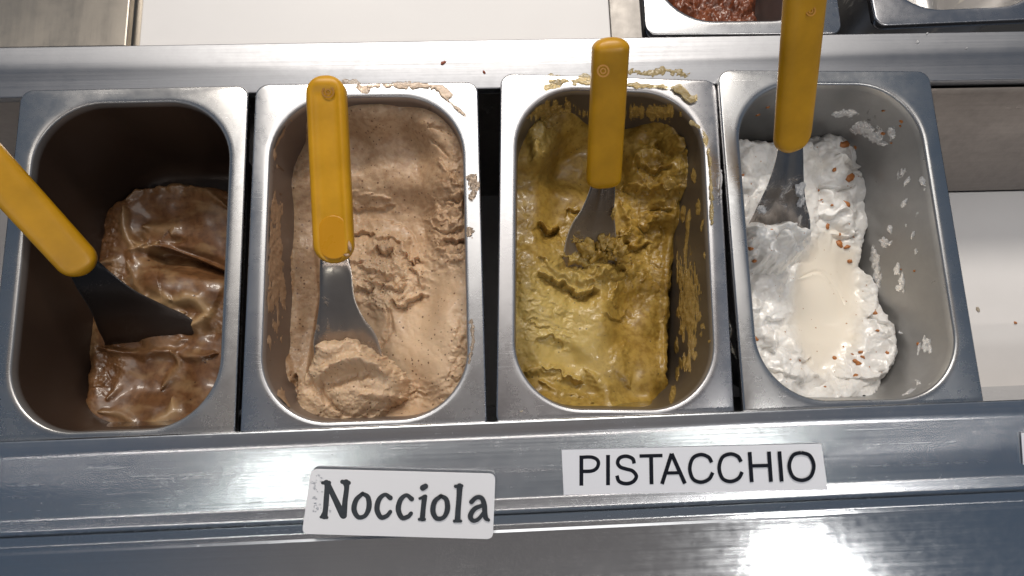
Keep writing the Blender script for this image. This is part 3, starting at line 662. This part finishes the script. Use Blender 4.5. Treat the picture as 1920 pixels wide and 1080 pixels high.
smears([([(1175, 158), (1210, 160), (1240, 162), (1280, 168), (1295, 185)], 6), ([(1270, 160), (1290, 182), (1302, 185)], 7), ([(1300, 230), (1322, 250), (1325, 270)], 5)], .0003, M['film_shade3'], pans[2], 14, .0004, ns=19)
smears([([(1328, 280), (1332, 320), (1336, 420)], 3), ([(958, 265), (956, 300), (955, 380), (957, 450)], 2.5)], -.0005, M['film_shade3'], pans[2], 16, .0014)
o = smear('dried_splash', [([(1185, 135), (1220, 138), (1250, 132), (1285, 140)], 7)], -.0029, M['film_shade3'], None, 17, .0006)
tag(o, 'dried yellowish splash on the steel ledge behind the pistachio pan', 'splash')
smears([([(1372, 195), (1390, 178), (1402, 168)], 3.5), ([(1352, 320), (1352, 380)], 2)], .0012, M['film_shade4'], pans[3], 18, .0008)
smear('dried_smear', [([(1371, 137), (1381, 136)], 4)], .0017, M['film_shade4'], pans[3], 21, .001)

# residue on the pan walls
wall_blobs(3, [(1590, 212, 70, 16, -8), (1615, 240, 60, 26, 10), (1640, 255, 40, 22, 0), (1672, 250, 18, 26, 20), (1655, 268, 22, 10, 10), (1690, 325, 14, 34, 20), (1700, 340, 8, 22, 30), (1730, 340, 10, 24, -20), (1735, 355, 8, 8, 0), (1695, 380, 8, 20, 30), (1660, 455, 26, 20, 0),
    (1640, 480, 18, 40, 5), (1645, 520, 14, 46, 0), (1690, 530, 16, 40, 10), (1683, 505, 14, 26, 20), (1738, 648, 16, 34, -5), (1722, 655, 8, 30, 5), (1690, 625, 10, 6, 0), (1722, 718, 14, 10, 30), (1705, 735, 34, 6, -30), (1742, 720, 6, 5, 0), (1668, 430, 8, 14, 0), (1716, 470, 6, 10, 0), (1700, 420, 5, 12, 30), (1720, 400, 5, 10, 20), (1712, 440, 5, 16, 20)], M['film_shade4'], pans[3], amp=.9)
wall_blobs(2, [(1290, 425, 9, 60, 4), (1286, 470, 6, 50, 0), (1318, 420, 5, 22, 8), (1310, 390, 8, 30, 8), (1325, 300, 8, 20, 0), (1322, 480, 4, 18, 0), (1296, 610, 24, 44, 8), (1300, 640, 20, 36, 0), (1285, 680, 26, 40, 10), (1270, 700, 10, 40, 5), (1268, 650, 8, 30, 0), (1262, 740, 10, 40, 12), (1318, 612, 6, 8, 0), (1314, 628, 5, 7, 0), (1328, 640, 5, 5, 0), (1330, 700, 8, 8, 0), (1322, 615, 6, 6, 0), (1300, 330, 12, 26, 0), (1280, 400, 10, 30, 5), (1302, 665, 16, 20, 0), (1290, 560, 40, 160, 0), (1225, 210, 120, 30, 0), (1030, 210, 120, 40, 0)], M['wall3'], pans[2], hmax=.0016)
wall_blobs(1, [(500, 440, 8, 30, 0), (497, 330, 5, 14, 30), (515, 290, 6, 20, 0), (520, 400, 7, 40, 0), (522, 470, 9, 40, 0), (512, 560, 8, 50, 0), (528, 545, 14, 60, 0), (505, 640, 8, 30, 0), (545, 790, 20, 34, -30), (530, 750, 14, 50, -20), (878, 500, 5, 30, 0), (880, 690, 8, 30, 0), (870, 380, 10, 40, 0), (515, 500, 34, 260, 0), (520, 250, 30, 80, 30)], M['wall2'], pans[1], hmax=.0012)

# toffee bits on the white gelato
nuts = [(1624, 302, 20, 15), (1592, 332, 19, 16), (1641, 336, 11, 11), (1582, 272, 17, 12), (1606, 275, 8, 8), (1564, 318, 8, 6), (1644, 304, 6, 6), (1534, 358, 7, 6), (1586, 382, 14, 7), (1630, 408, 8, 8), (1550, 423, 10, 9), (1528, 423, 6, 6), (1574, 458, 9, 15), (1588, 463, 11, 6), (1593, 490, 7, 8), (1574, 440, 5, 5), (1640, 587, 10, 7), (1645, 620, 6, 5),
        (1466, 612, 7, 9), (1467, 662, 6, 6), (1496, 675, 12, 9), (1564, 671, 9, 8), (1597, 665, 6, 5), (1608, 680, 13, 7), (1617, 670, 8, 5), (1613, 660, 8, 5), (1628, 688, 7, 5), (1662, 662, 8, 6), (1646, 741, 10, 9), (1604, 705, 8, 6), (1552, 712, 7, 4), (1547, 726, 4, 4), (1418, 635, 14, 7), (1498, 743, 6, 5), (1412, 494, 9, 6), (1470, 490, 6, 5), (1634, 484, 8, 7), (1628, 474, 5, 8), (1656, 745, 5, 5), (1393, 330, 6, 9), (1395, 345, 5, 6), (1455, 560, 4, 4), (1430, 600, 4, 4), (1580, 650, 4, 4), (1520, 600, 3, 3), (1600, 445, 4, 4), (1560, 385, 4, 4), (1540, 375, 5, 4), (1633, 512, 5, 4)]
for i, (px, py, w_, h_) in enumerate(nuts):
    z = HZ(G4, 3, px, py); d = CAM[2]-z
    blob('toffee_bit', P(px, py, z+.0008), (w_*1.25*d/FPX/2, h_*1.25*d/FPX/2, .0020), M['nut'], gel4, (0, 0, 1), random.random()*3, .5, ICO1 if w_ < 8 else ICO2, i)
for i, (px, py, w_, h_) in enumerate([(1690, 228, 9, 10), (1688, 236, 7, 7), (1655, 250, 12, 8), (1656, 207, 8, 3), (1672, 268, 6, 5), (1421, 215, 12, 8), (1440, 200, 10, 6), (1715, 508, 6, 6), (1722, 645, 6, 7), (1690, 505, 4, 4)]):
    p_, n_ = wall_hit(3, px, py); d = CAM[2]-p_[2]
    blob('toffee_bit', p_, (w_*d/FPX/2, h_*d/FPX/2, .0014), M['nut'], pans[3], n_, 0, .5, ICO1, i)

# ------------------------------------------------------------------ spatulas
def frame(path, up):
    T = np.gradient(path, axis=0); T /= np.linalg.norm(T, axis=1)[:, None]
    S = np.cross(T, up); S /= np.linalg.norm(S, axis=1)[:, None]; Nn = np.cross(S, T); return T, S, Nn
def handle(root, a, b, w0, w1, th, up, groove=0.0, mat=None, tip=.5, bulge=.0, endw=.95):
    n = 64; s = np.linspace(0, 1, n); s = .5-.5*np.cos(np.pi*s)
    L = np.linalg.norm(np.array(b)-np.array(a)); path = np.array(a)+(np.array(b)-np.array(a))*s[:, None]
    T, S, Nn = frame(path, np.array(up, float)); V = []; m_ = 48
    for i in range(n):
        ww = (w0+(w1-w0)*s[i])/2; r = ww*endw; d = min(s[i], 1-s[i])*L; k = 1.0
        if d < r: k = math.sqrt(max(0, 1-((r-d)/r)**2))
        k = max(k, .02)
        kt = math.sqrt(max(.0004, 1-((.5*th-min(d, .5*th))/(.5*th))**2)) if d < .5*th else 1
        for j in range(m_):
            t = 2*math.pi*j/m_; c, q = math.cos(t), math.sin(t)
            x = np.sign(c)*abs(c)**.55*ww*k; y = np.sign(q)*abs(q)**.75*th/2*kt
            if q > 0 and groove:
                x_ = abs(x)/(ww*k+1e-9); g_ = 1-float(sstep(.50, .70, np.array(x_))); g2 = float(sstep(.05, .11, np.array(s[i]))*sstep(1.02, .96, np.array(s[i]))); y -= groove*g_*g2
            V.append(path[i]+S[i]*x+Nn[i]*y)
    F = grid_faces(n, m_); V = np.array(V).reshape(n, m_, 3)
    Fs = []
    idx = np.arange(n*m_).reshape(n, m_)
    for i in range(n-1):
        Fs.append(np.stack([idx[i], np.roll(idx[i], -1), np.roll(idx[i+1], -1), idx[i+1]], -1))
    Fs = np.concatenate(Fs)
    return mesh_np('handle', V.reshape(-1, 3), Fs[:, ::-1], mat or M['yellow'], root, True)
def blade(root, mat_, pts, side, th=.0016, cup=.0, name='blade', rib=0.0):
    """pts: (px,py,z,width in photo pixels)"""
    c = curve([(*P(q[0], q[1], q[2]), q[3]*(CAM[2]-q[2])/FPX) for q in pts], 10); c = np.array(c); path = c[:, :3]; wd = c[:, 3]
    T = np.gradient(path, axis=0); T /= np.linalg.norm(T, axis=1)[:, None]; sa, sb = np.array(side[0], float), np.array(side[1], float); f_ = np.linspace(0, 1, len(path))[:, None]; S = sa*(1-f_)+sb*f_; S = S-T*(S*T).sum(1)[:, None]; S /= np.linalg.norm(S, axis=1)[:, None]; Nn = np.cross(S, T); V = []; m_ = 25; xs = np.linspace(-1, 1, m_)
    n = len(path)
    for side in (1, -1):
        for i in range(n):
            for x in xs:
                y = side*th/2*math.sqrt(max(0, 1-x**6))+cup*x*x*wd[i]/2+rib*math.exp(-(x/.25)**2)*max(0, 1-i/n*1.6)
                V.append(path[i]+S[i]*x*wd[i]/2+Nn[i]*y)
    idx = np.arange(2*n*m_).reshape(2, n, m_); Fs = []
    for sd in (0, 1):
        a_ = idx[sd]; q = np.stack([a_[:-1, :-1], a_[1:, :-1], a_[1:, 1:], a_[:-1, 1:]], -1).reshape(-1, 4); Fs.append(q if sd else q[:, ::-1])
    t_, b_ = idx
    for e0, e1 in ((t_[:, 0], b_[:, 0]), (b_[:, -1], t_[:, -1]), (b_[0], t_[0]), (t_[-1], b_[-1])):
        Fs.append(np.stack([e0[:-1], e0[1:], e1[1:], e1[:-1]], -1))
    return mesh_np(name, np.array(V), np.concatenate(Fs), mat_, root, True, {'inner': np.tile(np.repeat(np.clip(np.linspace(.1, 1.5, n), 0, 1), m_), 2)})
def disc_mark(root, px, py, z, r, nrm):
    V = []; F = []; n = 20
    q = np.array(Vector((0, 0, 1)).rotation_difference(Vector(nrm)).to_matrix()); c = P(px, py, z)
    for rr_ in (r, r*.72, r*.5, r*.28):
        for i in range(n): a = 2*math.pi*i/n; V.append(tuple(c+q @ np.array([rr_*math.cos(a), rr_*math.sin(a), 0])))
    for b0 in (0, 2*n):
        for i in range(n): F.append((b0+i, b0+(i+1) % n, b0+n+(i+1) % n, b0+n+i))
    return pyd('stamped_mark', V, F, M['stamp'], root)

# second pan
s2 = tag(empty('gelato_spatula', tuple(P(640, 600, -.02))), 'yellow handled spatula lying upright in the beige gelato, grooved handle, loaded tip', 'spatula', 'yellow handled spatulas')
A, B = P(611, 142, .046), P(628, 494, .020)
handle(s2, A, B, .0262, .0268, .013, (0, .1, 1), .0020)
tw = handle(s2, P(624, 404, .0312), P(627, 486, .0252), .0185, .0205, .0014, (0, .1, 1), 0, M['orange']); tw.name = 'tang_window'
blade(s2, M['blade2'], [(627, 482, .020, 54), (629, 510, .016, 60), (632, 560, .006, 66), (638, 600, -.004, 88), (646, 636, -.013, 118), (654, 680, -.024, 124), (660, 730, -.032, 120), (664, 765, -.036, 60)], ((1, 0, 0), (1, 0, 0)), .0016, .06)
disc_mark(s2, 615, 172, .0490, .0042, (0, -.2, 1))
smear_b = [(656, 462, 7, 22, 10), (650, 478, 12, 7, 0)]
for i, (px, py, w_, h_, a) in enumerate(smear_b):
    blob('gelato_bit', P(px, py, .030), (w_*.40/FPX/2, h_*.40/FPX/2, .0012), M['gel2'], s2, (0, 0, 1), math.radians(a), .6, ICO2, i)

# load of gelato on the second spatula: a height field draped over the blade
def load(name, outline, zf, feat, mat, label, step=.00045, skirt=.02, tone=None, jit=.0012):
    pts = np.array([P(x, y, -.01)[:2] for x, y in outline]); mg = .006
    x = np.arange(pts[:, 0].min()-mg, pts[:, 0].max()+mg, step); y = np.arange(pts[:, 1].min()-mg, pts[:, 1].max()+mg, step)
    XX, YY = np.meshgrid(x, y, indexing='ij'); h = np.full(XX.shape, -.01)
    for _ in range(4):
        X, Y = proj(XX, YY, h); h = .5*h+.5*zf(X, Y)
    X, Y = proj(XX, YY, h)
    s = insidepoly(X, Y, outline)+fbm(X, Y, 14, 7, 3)*5
    dome = np.sqrt(np.clip(s/22, 0, 1)*(2-np.clip(s/22, 0, 1)))
    z = zf(X, Y)+feat(X, Y)*sstep(0, 8, s)+.009*dome-np.maximum(0, -s)*.0012-.004
    W = np.stack([XX+fbm(X, Y, 9, 55, 2)*jit, YY+fbm(X, Y, 9, 56, 2)*jit, z], -1)
    keep = s > -12
    F = grid_faces(len(x), len(y)); F = F[keep.ravel()[F].all(1)]; used = np.unique(F); rm = -np.ones(XX.size, int); rm[used] = np.arange(len(used))
    tn = tone(X, Y) if tone else np.full(X.shape, .8)
    o = mesh_np(name, W.reshape(-1, 3)[used], rm[F], mat, None, True, {'tone': tn.ravel()[used]})
    return tag(o, label, 'gelato')
def fz2(X, Y): return -.006-.026*sstep(620, 780, Y)
def ff2(X, Y):
    wx = X+fbm(X, Y, 25, 65)*5; wy = Y+fbm(X, Y, 25, 66)*5
    dz = fbm(X, Y, 30, 63, 4)*2.5*mm+fbm(X, Y, 9, 64, 3)*1.0*mm
    d, t, s = segd(wx, wy, curve([(590, 722), (625, 690), (668, 674), (705, 682), (742, 706)], 8))
    dz = dz+9*mm*sstep(3, -3, s)*np.exp(-np.maximum(-s, 0)/28)*0
    dz = dz+8*mm*np.exp(-((d-0)/9)**2)*sstep(0, .1, t)*sstep(1, .9, t)*(s > -100)
    dz = dz-7*mm*G(wx, wy, 650, 705, 58, 13, -14, 3)
    dz = dz+7*mm*G(wx, wy, 668, 742, 62, 34, -5, 3)
    dz = dz-5*mm*RD(wx, wy, [(606, 715), (612, 745), (640, 768)], 6)
    dz = dz+3*mm*RD(wx, wy, [(680, 738), (715, 742), (752, 742)], 7)-2.5*mm*RD(wx, wy, [(685, 748), (715, 752), (740, 760)], 5)
    dz = dz+3.5*mm*G(wx, wy, 590, 770, 26, 30, 0, 3)-3*mm*RD(wx, wy, [(575, 700), (590, 725), (600, 735)], 7)
    for i in range(4): dz = dz+1.2*mm*RD(wx, wy, [(640+i*22, 790), (670+i*20, 775), (700+i*12, 750+i*4)], 4)
    return dz
ld2 = load('gelato_load', [(598, 640), (640, 640), (655, 628), (690, 655), (718, 680), (748, 710), (752, 745), (728, 765), (715, 812), (560, 815), (553, 770), (556, 725), (575, 695), (592, 665), (590, 648)], fz2, ff2, M['gel2'],
     'curled scoop of pale hazelnut gelato heaped on the tip of the grooved spatula')

# third pan
s3 = tag(empty('gelato_spatula', tuple(P(1120, 450, -.03))), 'yellow handled spatula with glossy square top standing in the olive pistachio gelato', 'spatula', 'yellow handled spatulas')
A, B = P(1146, 70, .068), P(1131, 352, -.004)
handle(s3, A, B, .0236, .0250, .0150, (0, .35, 1), 0, None, endw=.55)
blade(s3, M['blade3'], [(1131, 342, -.003, 46), (1128, 365, -.012, 54), (1121, 395, -.024, 66), (1113, 425, -.036, 88), (1108, 455, -.047, 100), (1106, 490, -.058, 104), (1106, 530, -.068, 100)], ((1, 0, 0), (1, 0, 0)), .0016, .05, rib=.0016)
for i, (px, py, z, w_, h_) in enumerate([(1136, 455, -.044, 26, 30), (1156, 472, -.046, 34, 28), (1100, 466, -.048, 44, 22), (1080, 450, -.046, 20, 16), (1122, 474, -.050, 36, 18), (1170, 440, -.050, 18, 22), (1150, 400, -.022, 7, 20)]):
    d = CAM[2]-z; blob('gelato_bit', P(px, py, z), (w_*d/FPX/2, h_*d/FPX/2, .004 if w_ > 14 else .0012), M['gel3'], s3, (0, -.5, 1), i, .9, ICO3, i+90)
disc_mark(s3, 1131, 133, .0705, .0040, (0, -.20, 1))
# fourth pan
s4 = tag(empty('gelato_spatula', tuple(P(1465, 430, -.03))), 'long flat yellow spatula leaning out of the white gelato, cut by the top edge', 'spatula', 'yellow handled spatulas')
A, B = P(1517, -85, .118), P(1483, 284, .034)
handle(s4, A, B, .0275, .0262, .0125, (.0, .3, 1), 0, None)
blade(s4, M['blade4'], [(1482, 270, .033, 50), (1480, 300, .024, 56), (1473, 345, .008, 72), (1465, 385, -.008, 96), (1460, 425, -.022, 124), (1458, 460, -.034, 120), (1456, 490, -.042, 84)], ((1, 0, 0), (1, 0, 0)), .0016, .05, rib=.0012)
disc_mark(s4, 1520, 20, .1025, .0032, (0, -.22, 1))
def fz4(X, Y): return -.013-.020*sstep(410, 500, Y)
def ff4(X, Y):
    wx = X+fbm(X, Y, 20, 75)*6; wy = Y+fbm(X, Y, 20, 76)*6
    return (np.abs(fbm(wx, wy, 30, 73, 3, .4))*10+fbm(X, Y, 12, 74, 2)*1.0)*mm
ld4 = load('gelato_load', [(1402, 425), (1420, 415), (1450, 420), (1475, 412), (1500, 425), (1520, 432), (1522, 452), (1500, 478), (1470, 498), (1430, 496), (1405, 482), (1398, 455)], fz4, ff4, M['gel4'],
     'lumpy white gelato clinging to the tip of the spatula in the rightmost pan', tone=lambda X, Y: X*0)
for i, (px, py, w_, h_, z) in enumerate([(1447, 432, 14, 7, -.008), (1408, 465, 13, 11, -.02), (1414, 490, 9, 6, -.03), (1415, 472, 8, 6, -.022)]):
    blob('toffee_bit', P(px, py, z-.004), (w_*.44/FPX/2, h_*.44/FPX/2, .002), M['nut'], ld4, (0, 0, 1), 0, .5, ICO2, i)
for i, (px, py, w_, h_, z) in enumerate([(1500, 352, 18, 30, .006), (1503, 376, 12, 22, -.002), (1428, 392, 14, 14, -.008)]):
    blob('gelato_smear', P(px, py, z+.001), (w_*.42/FPX/2, h_*.42/FPX/2, .0009), M['film_shade4'], s4, (0, -.4, 1), 0, .9, ICO3, i+30)
# first pan
s1 = tag(empty('gelato_spatula', tuple(P(200, 550, -.05))), 'yellow handled spatula slanting in from the left edge, dark blade sunk in the brown gelato', 'spatula', 'yellow handled spatulas')
A, B = P(-95, 225, .045), P(166, 512, -.012)
handle(s1, A, B, .0268, .0262, .0125, (.1, .1, 1), 0)
blade(s1, M['blade1'], [(156, 500, -.010, 52), (180, 530, -.020, 66), (214, 566, -.036, 88), (252, 602, -.056, 136), (286, 636, -.074, 184), (302, 670, -.094, 200)], ((.74, .67, 0), (1, -.02, 0)), .0016, .04)

# ------------------------------------------------------------------ labels
def plane_hit(px, py, p0, n):
    d = ROT @ np.array([(px-960)/FPX, -(py-540)/FPX, -1.0]); t = ((p0-CAM) @ n)/(d @ n); return CAM+d*t
fn = np.array([.0, -.0122/.0413, 1.0]); fn = np.array([0, -.2954, 1.]); fn /= np.linalg.norm(fn)
def plate(name, corners, off, rad, mat, label, th=.0007, cat='label'):
    p0 = np.array([.265, -.2765, .00205])+fn*off
    q = [plane_hit(x, y, p0, fn) for x, y in corners]; out = []
    for i in range(4):
        a, b_, c = q[i-1], q[i], q[(i+1) % 4]
        if rad:
            d1 = (a-b_)/np.linalg.norm(a-b_)*rad; d2 = (c-b_)/np.linalg.norm(c-b_)*rad
            for k in range(7): t = k/6; out.append((1-t)**2*(b_+d1)+2*t*(1-t)*b_+t*t*(b_+d2))
        else: out.append(b_)
    n = len(out); V = [v for v in out]+[v-fn*th for v in out]
    F = [tuple(range(n))]+[tuple(range(2*n-1, n-1, -1))]+[(i, n+i, n+(i+1) % n, (i+1) % n) for i in range(n)]
    root = empty(name, tuple(sum(q)/4)); tag(root, label, cat)
    o = pyd('plate', V, F, mat, root); return root, p0
def strokes(root, p0, lst, mat, lift=.00012):
    """lst: polylines of (x,y,halfwidth) in photo pixels drawn as flat ink; butt ends unless round=True"""
    V = []; F = []
    nl = fn*lift
    for k, (pts, rnd) in enumerate(lst):
        c = np.array(curve([(*p_[:2], p_[2]) for p_ in pts], 10) if len(pts) > 2 else [pts[0], pts[1]], float)
        T = np.gradient(c[:, :2], axis=0); T /= np.linalg.norm(T, axis=1)[:, None]+1e-9
        Nn = np.stack([-T[:, 1], T[:, 0]], 1); L = c[:, :2]+Nn*c[:, 2:3]; Rr = c[:, :2]-Nn*c[:, 2:3]
        b0 = len(V); lf = nl*(1+.35*k)
        for i in range(len(c)): V.append(plane_hit(*L[i], p0, fn)+lf); V.append(plane_hit(*Rr[i], p0, fn)+lf)
        for i in range(len(c)-1): a = b0+2*i; F.append((a, a+1, a+3, a+2))
        if rnd:
            for e_, t_ in ((0, -T[0]), (-1, T[-1])):
                b1 = len(V); r = c[e_, 2]; a0 = math.atan2(t_[1], t_[0])
                for j in range(13):
                    a = a0-math.pi/2+math.pi*j/12; V.append(plane_hit(c[e_, 0]+r*math.cos(a), c[e_, 1]+r*math.sin(a), p0, fn)+lf)
                F.append(tuple(range(b1, b1+13)))
    o = pyd('lettering', V, F, mat, root); return o
PR, p0 = plate('flavour_label', [(1053, 844), (1540, 832), (1552, 918), (1057, 928)], .0008, 0, M['paper'], 'white rectangular label reading PISTACCHIO in thin black capitals', .0004)
w_ = 3.6
def T_(x, y, y0=0):   # label-aligned coordinates: x along baseline, slope -.022
    return (x, y-.0225*(x-1090)+y0)
def S(pts, w=w_): return [(*T_(x, y), w) for x, y in pts]
CAPT, CAPB = 854, 910
LET = [
 (S([(1090, CAPT), (1090, CAPB+.5)]), 0), (S([(1087, CAPT+3.3), (1108, CAPT+3.3), (1119, CAPT+8), (1122, CAPT+16), (1118, CAPT+25), (1108, CAPT+29.5), (1087, CAPT+29.5)], 3.3), 0),
 (S([(1140, CAPT), (1140, CAPB+.5)]), 0),
 (S([(1189, CAPT+17), (1186, CAPT+8), (1174, CAPT+3), (1162, CAPT+6), (1158, CAPT+15), (1163, CAPT+23), (1174, CAPT+27), (1186, CAPT+31), (1193, CAPT+41), (1187, CAPT+51), (1174, CAPT+54.5), (1161, CAPT+50), (1156.5, CAPT+39)], 3.4), 0),
 (S([(1199, CAPT+3.2), (1242, CAPT+3.2)], 3.2), 0), (S([(1220.5, CAPT), (1221.5, CAPB+.5)]), 0),
 (S([(1259, CAPT), (1241, CAPB+.5)]), 0), (S([(1259, CAPT), (1284, CAPB+.5)]), 0), (S([(1247, CAPT+36), (1278, CAPT+36)], 3), 0),
 (S([(1334, CAPT+18), (1328, CAPT+8), (1314, CAPT+3), (1299, CAPT+9), (1293, CAPT+28), (1299, CAPT+48), (1314, CAPT+54.5), (1329, CAPT+49), (1336, CAPT+37)], 3.4), 0),
 (S([(1389, CAPT+18), (1383, CAPT+8), (1369, CAPT+3), (1354, CAPT+9), (1348, CAPT+28), (1354, CAPT+48), (1369, CAPT+54.5), (1384, CAPT+49), (1391, CAPT+37)], 3.4), 0),
 (S([(1405, CAPT), (1409, CAPB+.5)]), 0), (S([(1441, CAPT), (1445, CAPB+.5)]), 0), (S([(1405, CAPT+26), (1443, CAPT+26)], 3.2), 0),
 (S([(1460.5, CAPT), (1465, CAPB+.5)]), 0),
 (S([(1501, CAPT+3), (1486, CAPT+8), (1479, CAPT+27), (1486, CAPT+48), (1503, CAPT+55), (1519, CAPT+48), (1525, CAPT+28), (1517, CAPT+9), (1501, CAPT+3)], 3.4), 0)]
strokes(PR, p0, LET, M['ink'])
NR, p0 = plate('flavour_label', [(583, 880), (929, 889), (924, 1011), (566, 1001)], .0036, .0045, M['label'], 'white rounded laminated label reading Nocciola in grey marker lettering', .0010)
def K(pts): return (pts, 1)
LET2 = [K([(612, 905, 5.5), (613, 912, 4.6), (612, 935, 5.2), (610, 958, 5.0), (608, 967, 6.6)]), K([(615, 908, 5), (628, 935, 5.4), (641, 962, 6.2), (644, 966, 6.6)]), K([(649, 905, 6.5), (650, 915, 4.8), (647, 940, 5.0), (645, 965, 5.6)]), K([(605, 905, 3), (617, 905, 4)]), K([(642, 903, 4), (654, 905, 4)]), K([(602, 969, 2.6), (613, 970, 3)]),
 K([(680, 925, 3.6), (668, 937, 4.6), (664, 955, 5), (672, 969, 4.4), (685, 966, 4.0), (692, 950, 5), (690, 932, 4.6), (680, 925, 3.6)]),
 K([(732, 933, 4.6), (722, 927, 3.6), (711, 936, 4.6), (707, 954, 5), (714, 969, 4.6), (725, 967, 4), (732, 959, 3.6)]),
 K([(772, 935, 4.6), (762, 928, 3.6), (751, 937, 4.6), (747, 955, 5), (754, 970, 4.6), (765, 968, 4), (771, 962, 3.6)]),
 K([(796, 932, 5), (794, 950, 4.6), (792, 972, 5)]), K([(787, 934, 2.4), (798, 930, 3.4)]), K([(786, 973, 2.6), (796, 973, 3)]), K([(793, 914, 5.5), (798, 911, 5)]),
 K([(827, 929, 3.6), (815, 940, 4.6), (812, 958, 5), (819, 971, 4.4), (832, 969, 4.0), (839, 954, 5), (837, 936, 4.6), (827, 929, 3.6)]),
 K([(862, 911, 5.6), (861, 930, 5), (859, 955, 5), (858, 973, 5.4)]), K([(854, 911, 3), (866, 910, 3)]), K([(852, 976, 2.8), (864, 976, 2.8)]),
 K([(884, 940, 4.4), (893, 932, 4), (903, 933, 4.4), (908, 945, 4.8), (909, 960, 4.8), (911, 970, 4.6), (916, 974, 3)]), K([(906, 946, 3.4), (890, 953, 4.4), (882, 966, 4.8), (887, 975, 4), (897, 972, 3.6), (907, 960, 3.4)])]
strokes(NR, p0, LET2, M['ink2'])
M['water'] = simple('water', (.95, .97, 1.0), .08, .0, 300, 0, **{'Transmission Weight': .9, 'IOR': 1.33})
for i in range(34):
    px = 583+abs(random.gauss(0, 1))*16+random.random()*6; py = 888+random.random()*72; r = random.uniform(1.0, 2.6)
    if px > 632: continue
    blob('water_drop', plane_hit(px, py, p0, fn), (r*1.2*.44/FPX, r*.44/FPX, r*.35*.44/FPX), M['water'], NR, tuple(fn), random.random()*3, .3, ICO1, i+200)
plate('flavour_label', [(1915, 812), (2200, 800), (2204, 868), (1919, 872)], .0008, .001, M['paper'], 'edge of a white label cut off by the right side of the photo', .0005)

# ------------------------------------------------------------------ back row pans
def back_pan(k, label, mat, cont):
    PAN.append(None); TAPER.append(0)
def back_setup(x, y, z, a):
    PAN.append(dict(x=x, y=y, a=a, z=z, tx=0, ty=0)); TAPER.append(0); return len(PAN)-1
q0 = P(1402, 64, -.030)
k5 = back_setup(q0[0]+.0, q0[1]+PL-.0, -.030, -.01)
M['pan5'] = steel('pan_steel_back', (.60, .60, .61), .27, (60, 60, 60), film_shade=((.20, .08, .04), .60, .72, (90, 90, 26), 6.0), sub=.3)
p5 = pan(k5, 'steel pan in the back row with dark reddish brown gelato', M['pan5'])
q1 = P(1800, 50, -.020)
k6 = back_setup(q1[0]+.004, q1[1]+PL+.003, -.018, .03)
M['pan6'] = steel('pan_steel_back_white', (.50, .50, .52), .27, (60, 60, 60), film_shade=((.70, .66, .60), .50, .62, (90, 90, 26), 7.0), sub=.35)
p6 = pan(k6, 'steel pan in the back row, nearly empty with pale scraped remains', M['pan6'])
def f5(X, Y, h):
    wx = X+fbm(X, Y, 20, 45)*6; wy = Y+fbm(X, Y, 20, 46)*6
    dz = (np.abs(fbm(wx, wy, 46, 101, 4))*18+fbm(X, Y, 14, 102, 3)*2)*mm
    return dz, np.ones(X.shape), np.zeros(X.shape)
M['gel5'] = creamy('cocoa_gelato', (.16, .040, .014), (.26, .075, .025), (.05, .014, .008), .35, 300, .1, (.03, .01, .005), .05, (.003, .001, .001), .6, .5)
gel5, G5 = gelato(k5, [(1400, 0, -.062), (1300, 0, -.062), (1500, 0, -.066), (1400, -60, -.062)], 60, f5, M['gel5'], 'rough reddish brown gelato in the back row pan', outline=[(1265, -300), (1275, -20), (1320, 32), (1360, 47), (1425, 70), (1450, 40), (1440, -20), (1436, -300)], z_guess=-.055, step=.0007)
def f6(X, Y, h):
    dz = fbm(X, Y, 20, 111, 4)*3*mm; return dz, np.ones(X.shape), np.zeros(X.shape)
gel6, G6 = gelato(k6, [(1700, 0, -.050), (1800, 10, -.080), (1780, 40, -.050), (1880, 0, -.075)], 40, f6, M['gel4'], 'thin ragged remains of white gelato along the back right pan wall', outline=[(1640, -40), (1662, -6), (1700, 8), (1735, 30), (1760, 26), (1790, 22), (1820, 28), (1845, 22), (1850, 60), (1660, 60)], z_guess=-.05, step=.0007)

# ------------------------------------------------------------------ crumbs and specks on the steel
for i, (px, py, w_, h_, z, m_, lb, ct) in enumerate([
    (831, 118, 13, 7, -.003, 'crumb', 'small red brown crumb on the back steel ledge above the hazelnut pan', 'crumb'),
    (908, 136, 5, 8, -.003, 'crumb', 'tiny tan crumb on the back ledge to the right of the red one', 'crumb'),
    (1720, 79, 9, 6, -.003, 'film_shade4', 'little white drop on the back ledge near the right edge', 'drop'),
    (1738, 63, 8, 4, -.003, 'film_shade4', 'tiny white drop at the rear edge of the back ledge', 'drop'),
    (1812, 91, 5, 4, -.003, 'film_shade4', 'smallest white drop on the back ledge, far right', 'drop'),
    (1002, 132, 0, 0, 0, '', '', ''),
    (1438, 770, 5, 3, -.0, 'film_shade4', '', ''),
    (1904, 605, 5, 6, -.1245, 'nut', 'small orange crumb on the white well floor at the right', 'crumb'),
    (1834, 580, 7, 9, -.1245, 'dirt', 'greenish speck on the white well floor at the right', 'crumb'),
    (978, 771, 7, 4, .001, 'dirt', 'brown speck on the front rim of the pistachio pan', 'crumb')]):
    if not lb: continue
    d = CAM[2]-z
    o = blob('crumb' if ct == 'crumb' else 'gelato_drop', P(px, py, z), (w_*d/FPX/2, h_*d/FPX/2, .0008), M[m_], None, (0, 0, 1), random.random(), .6, ICO2, i+60)
    tag(o, lb, ct)
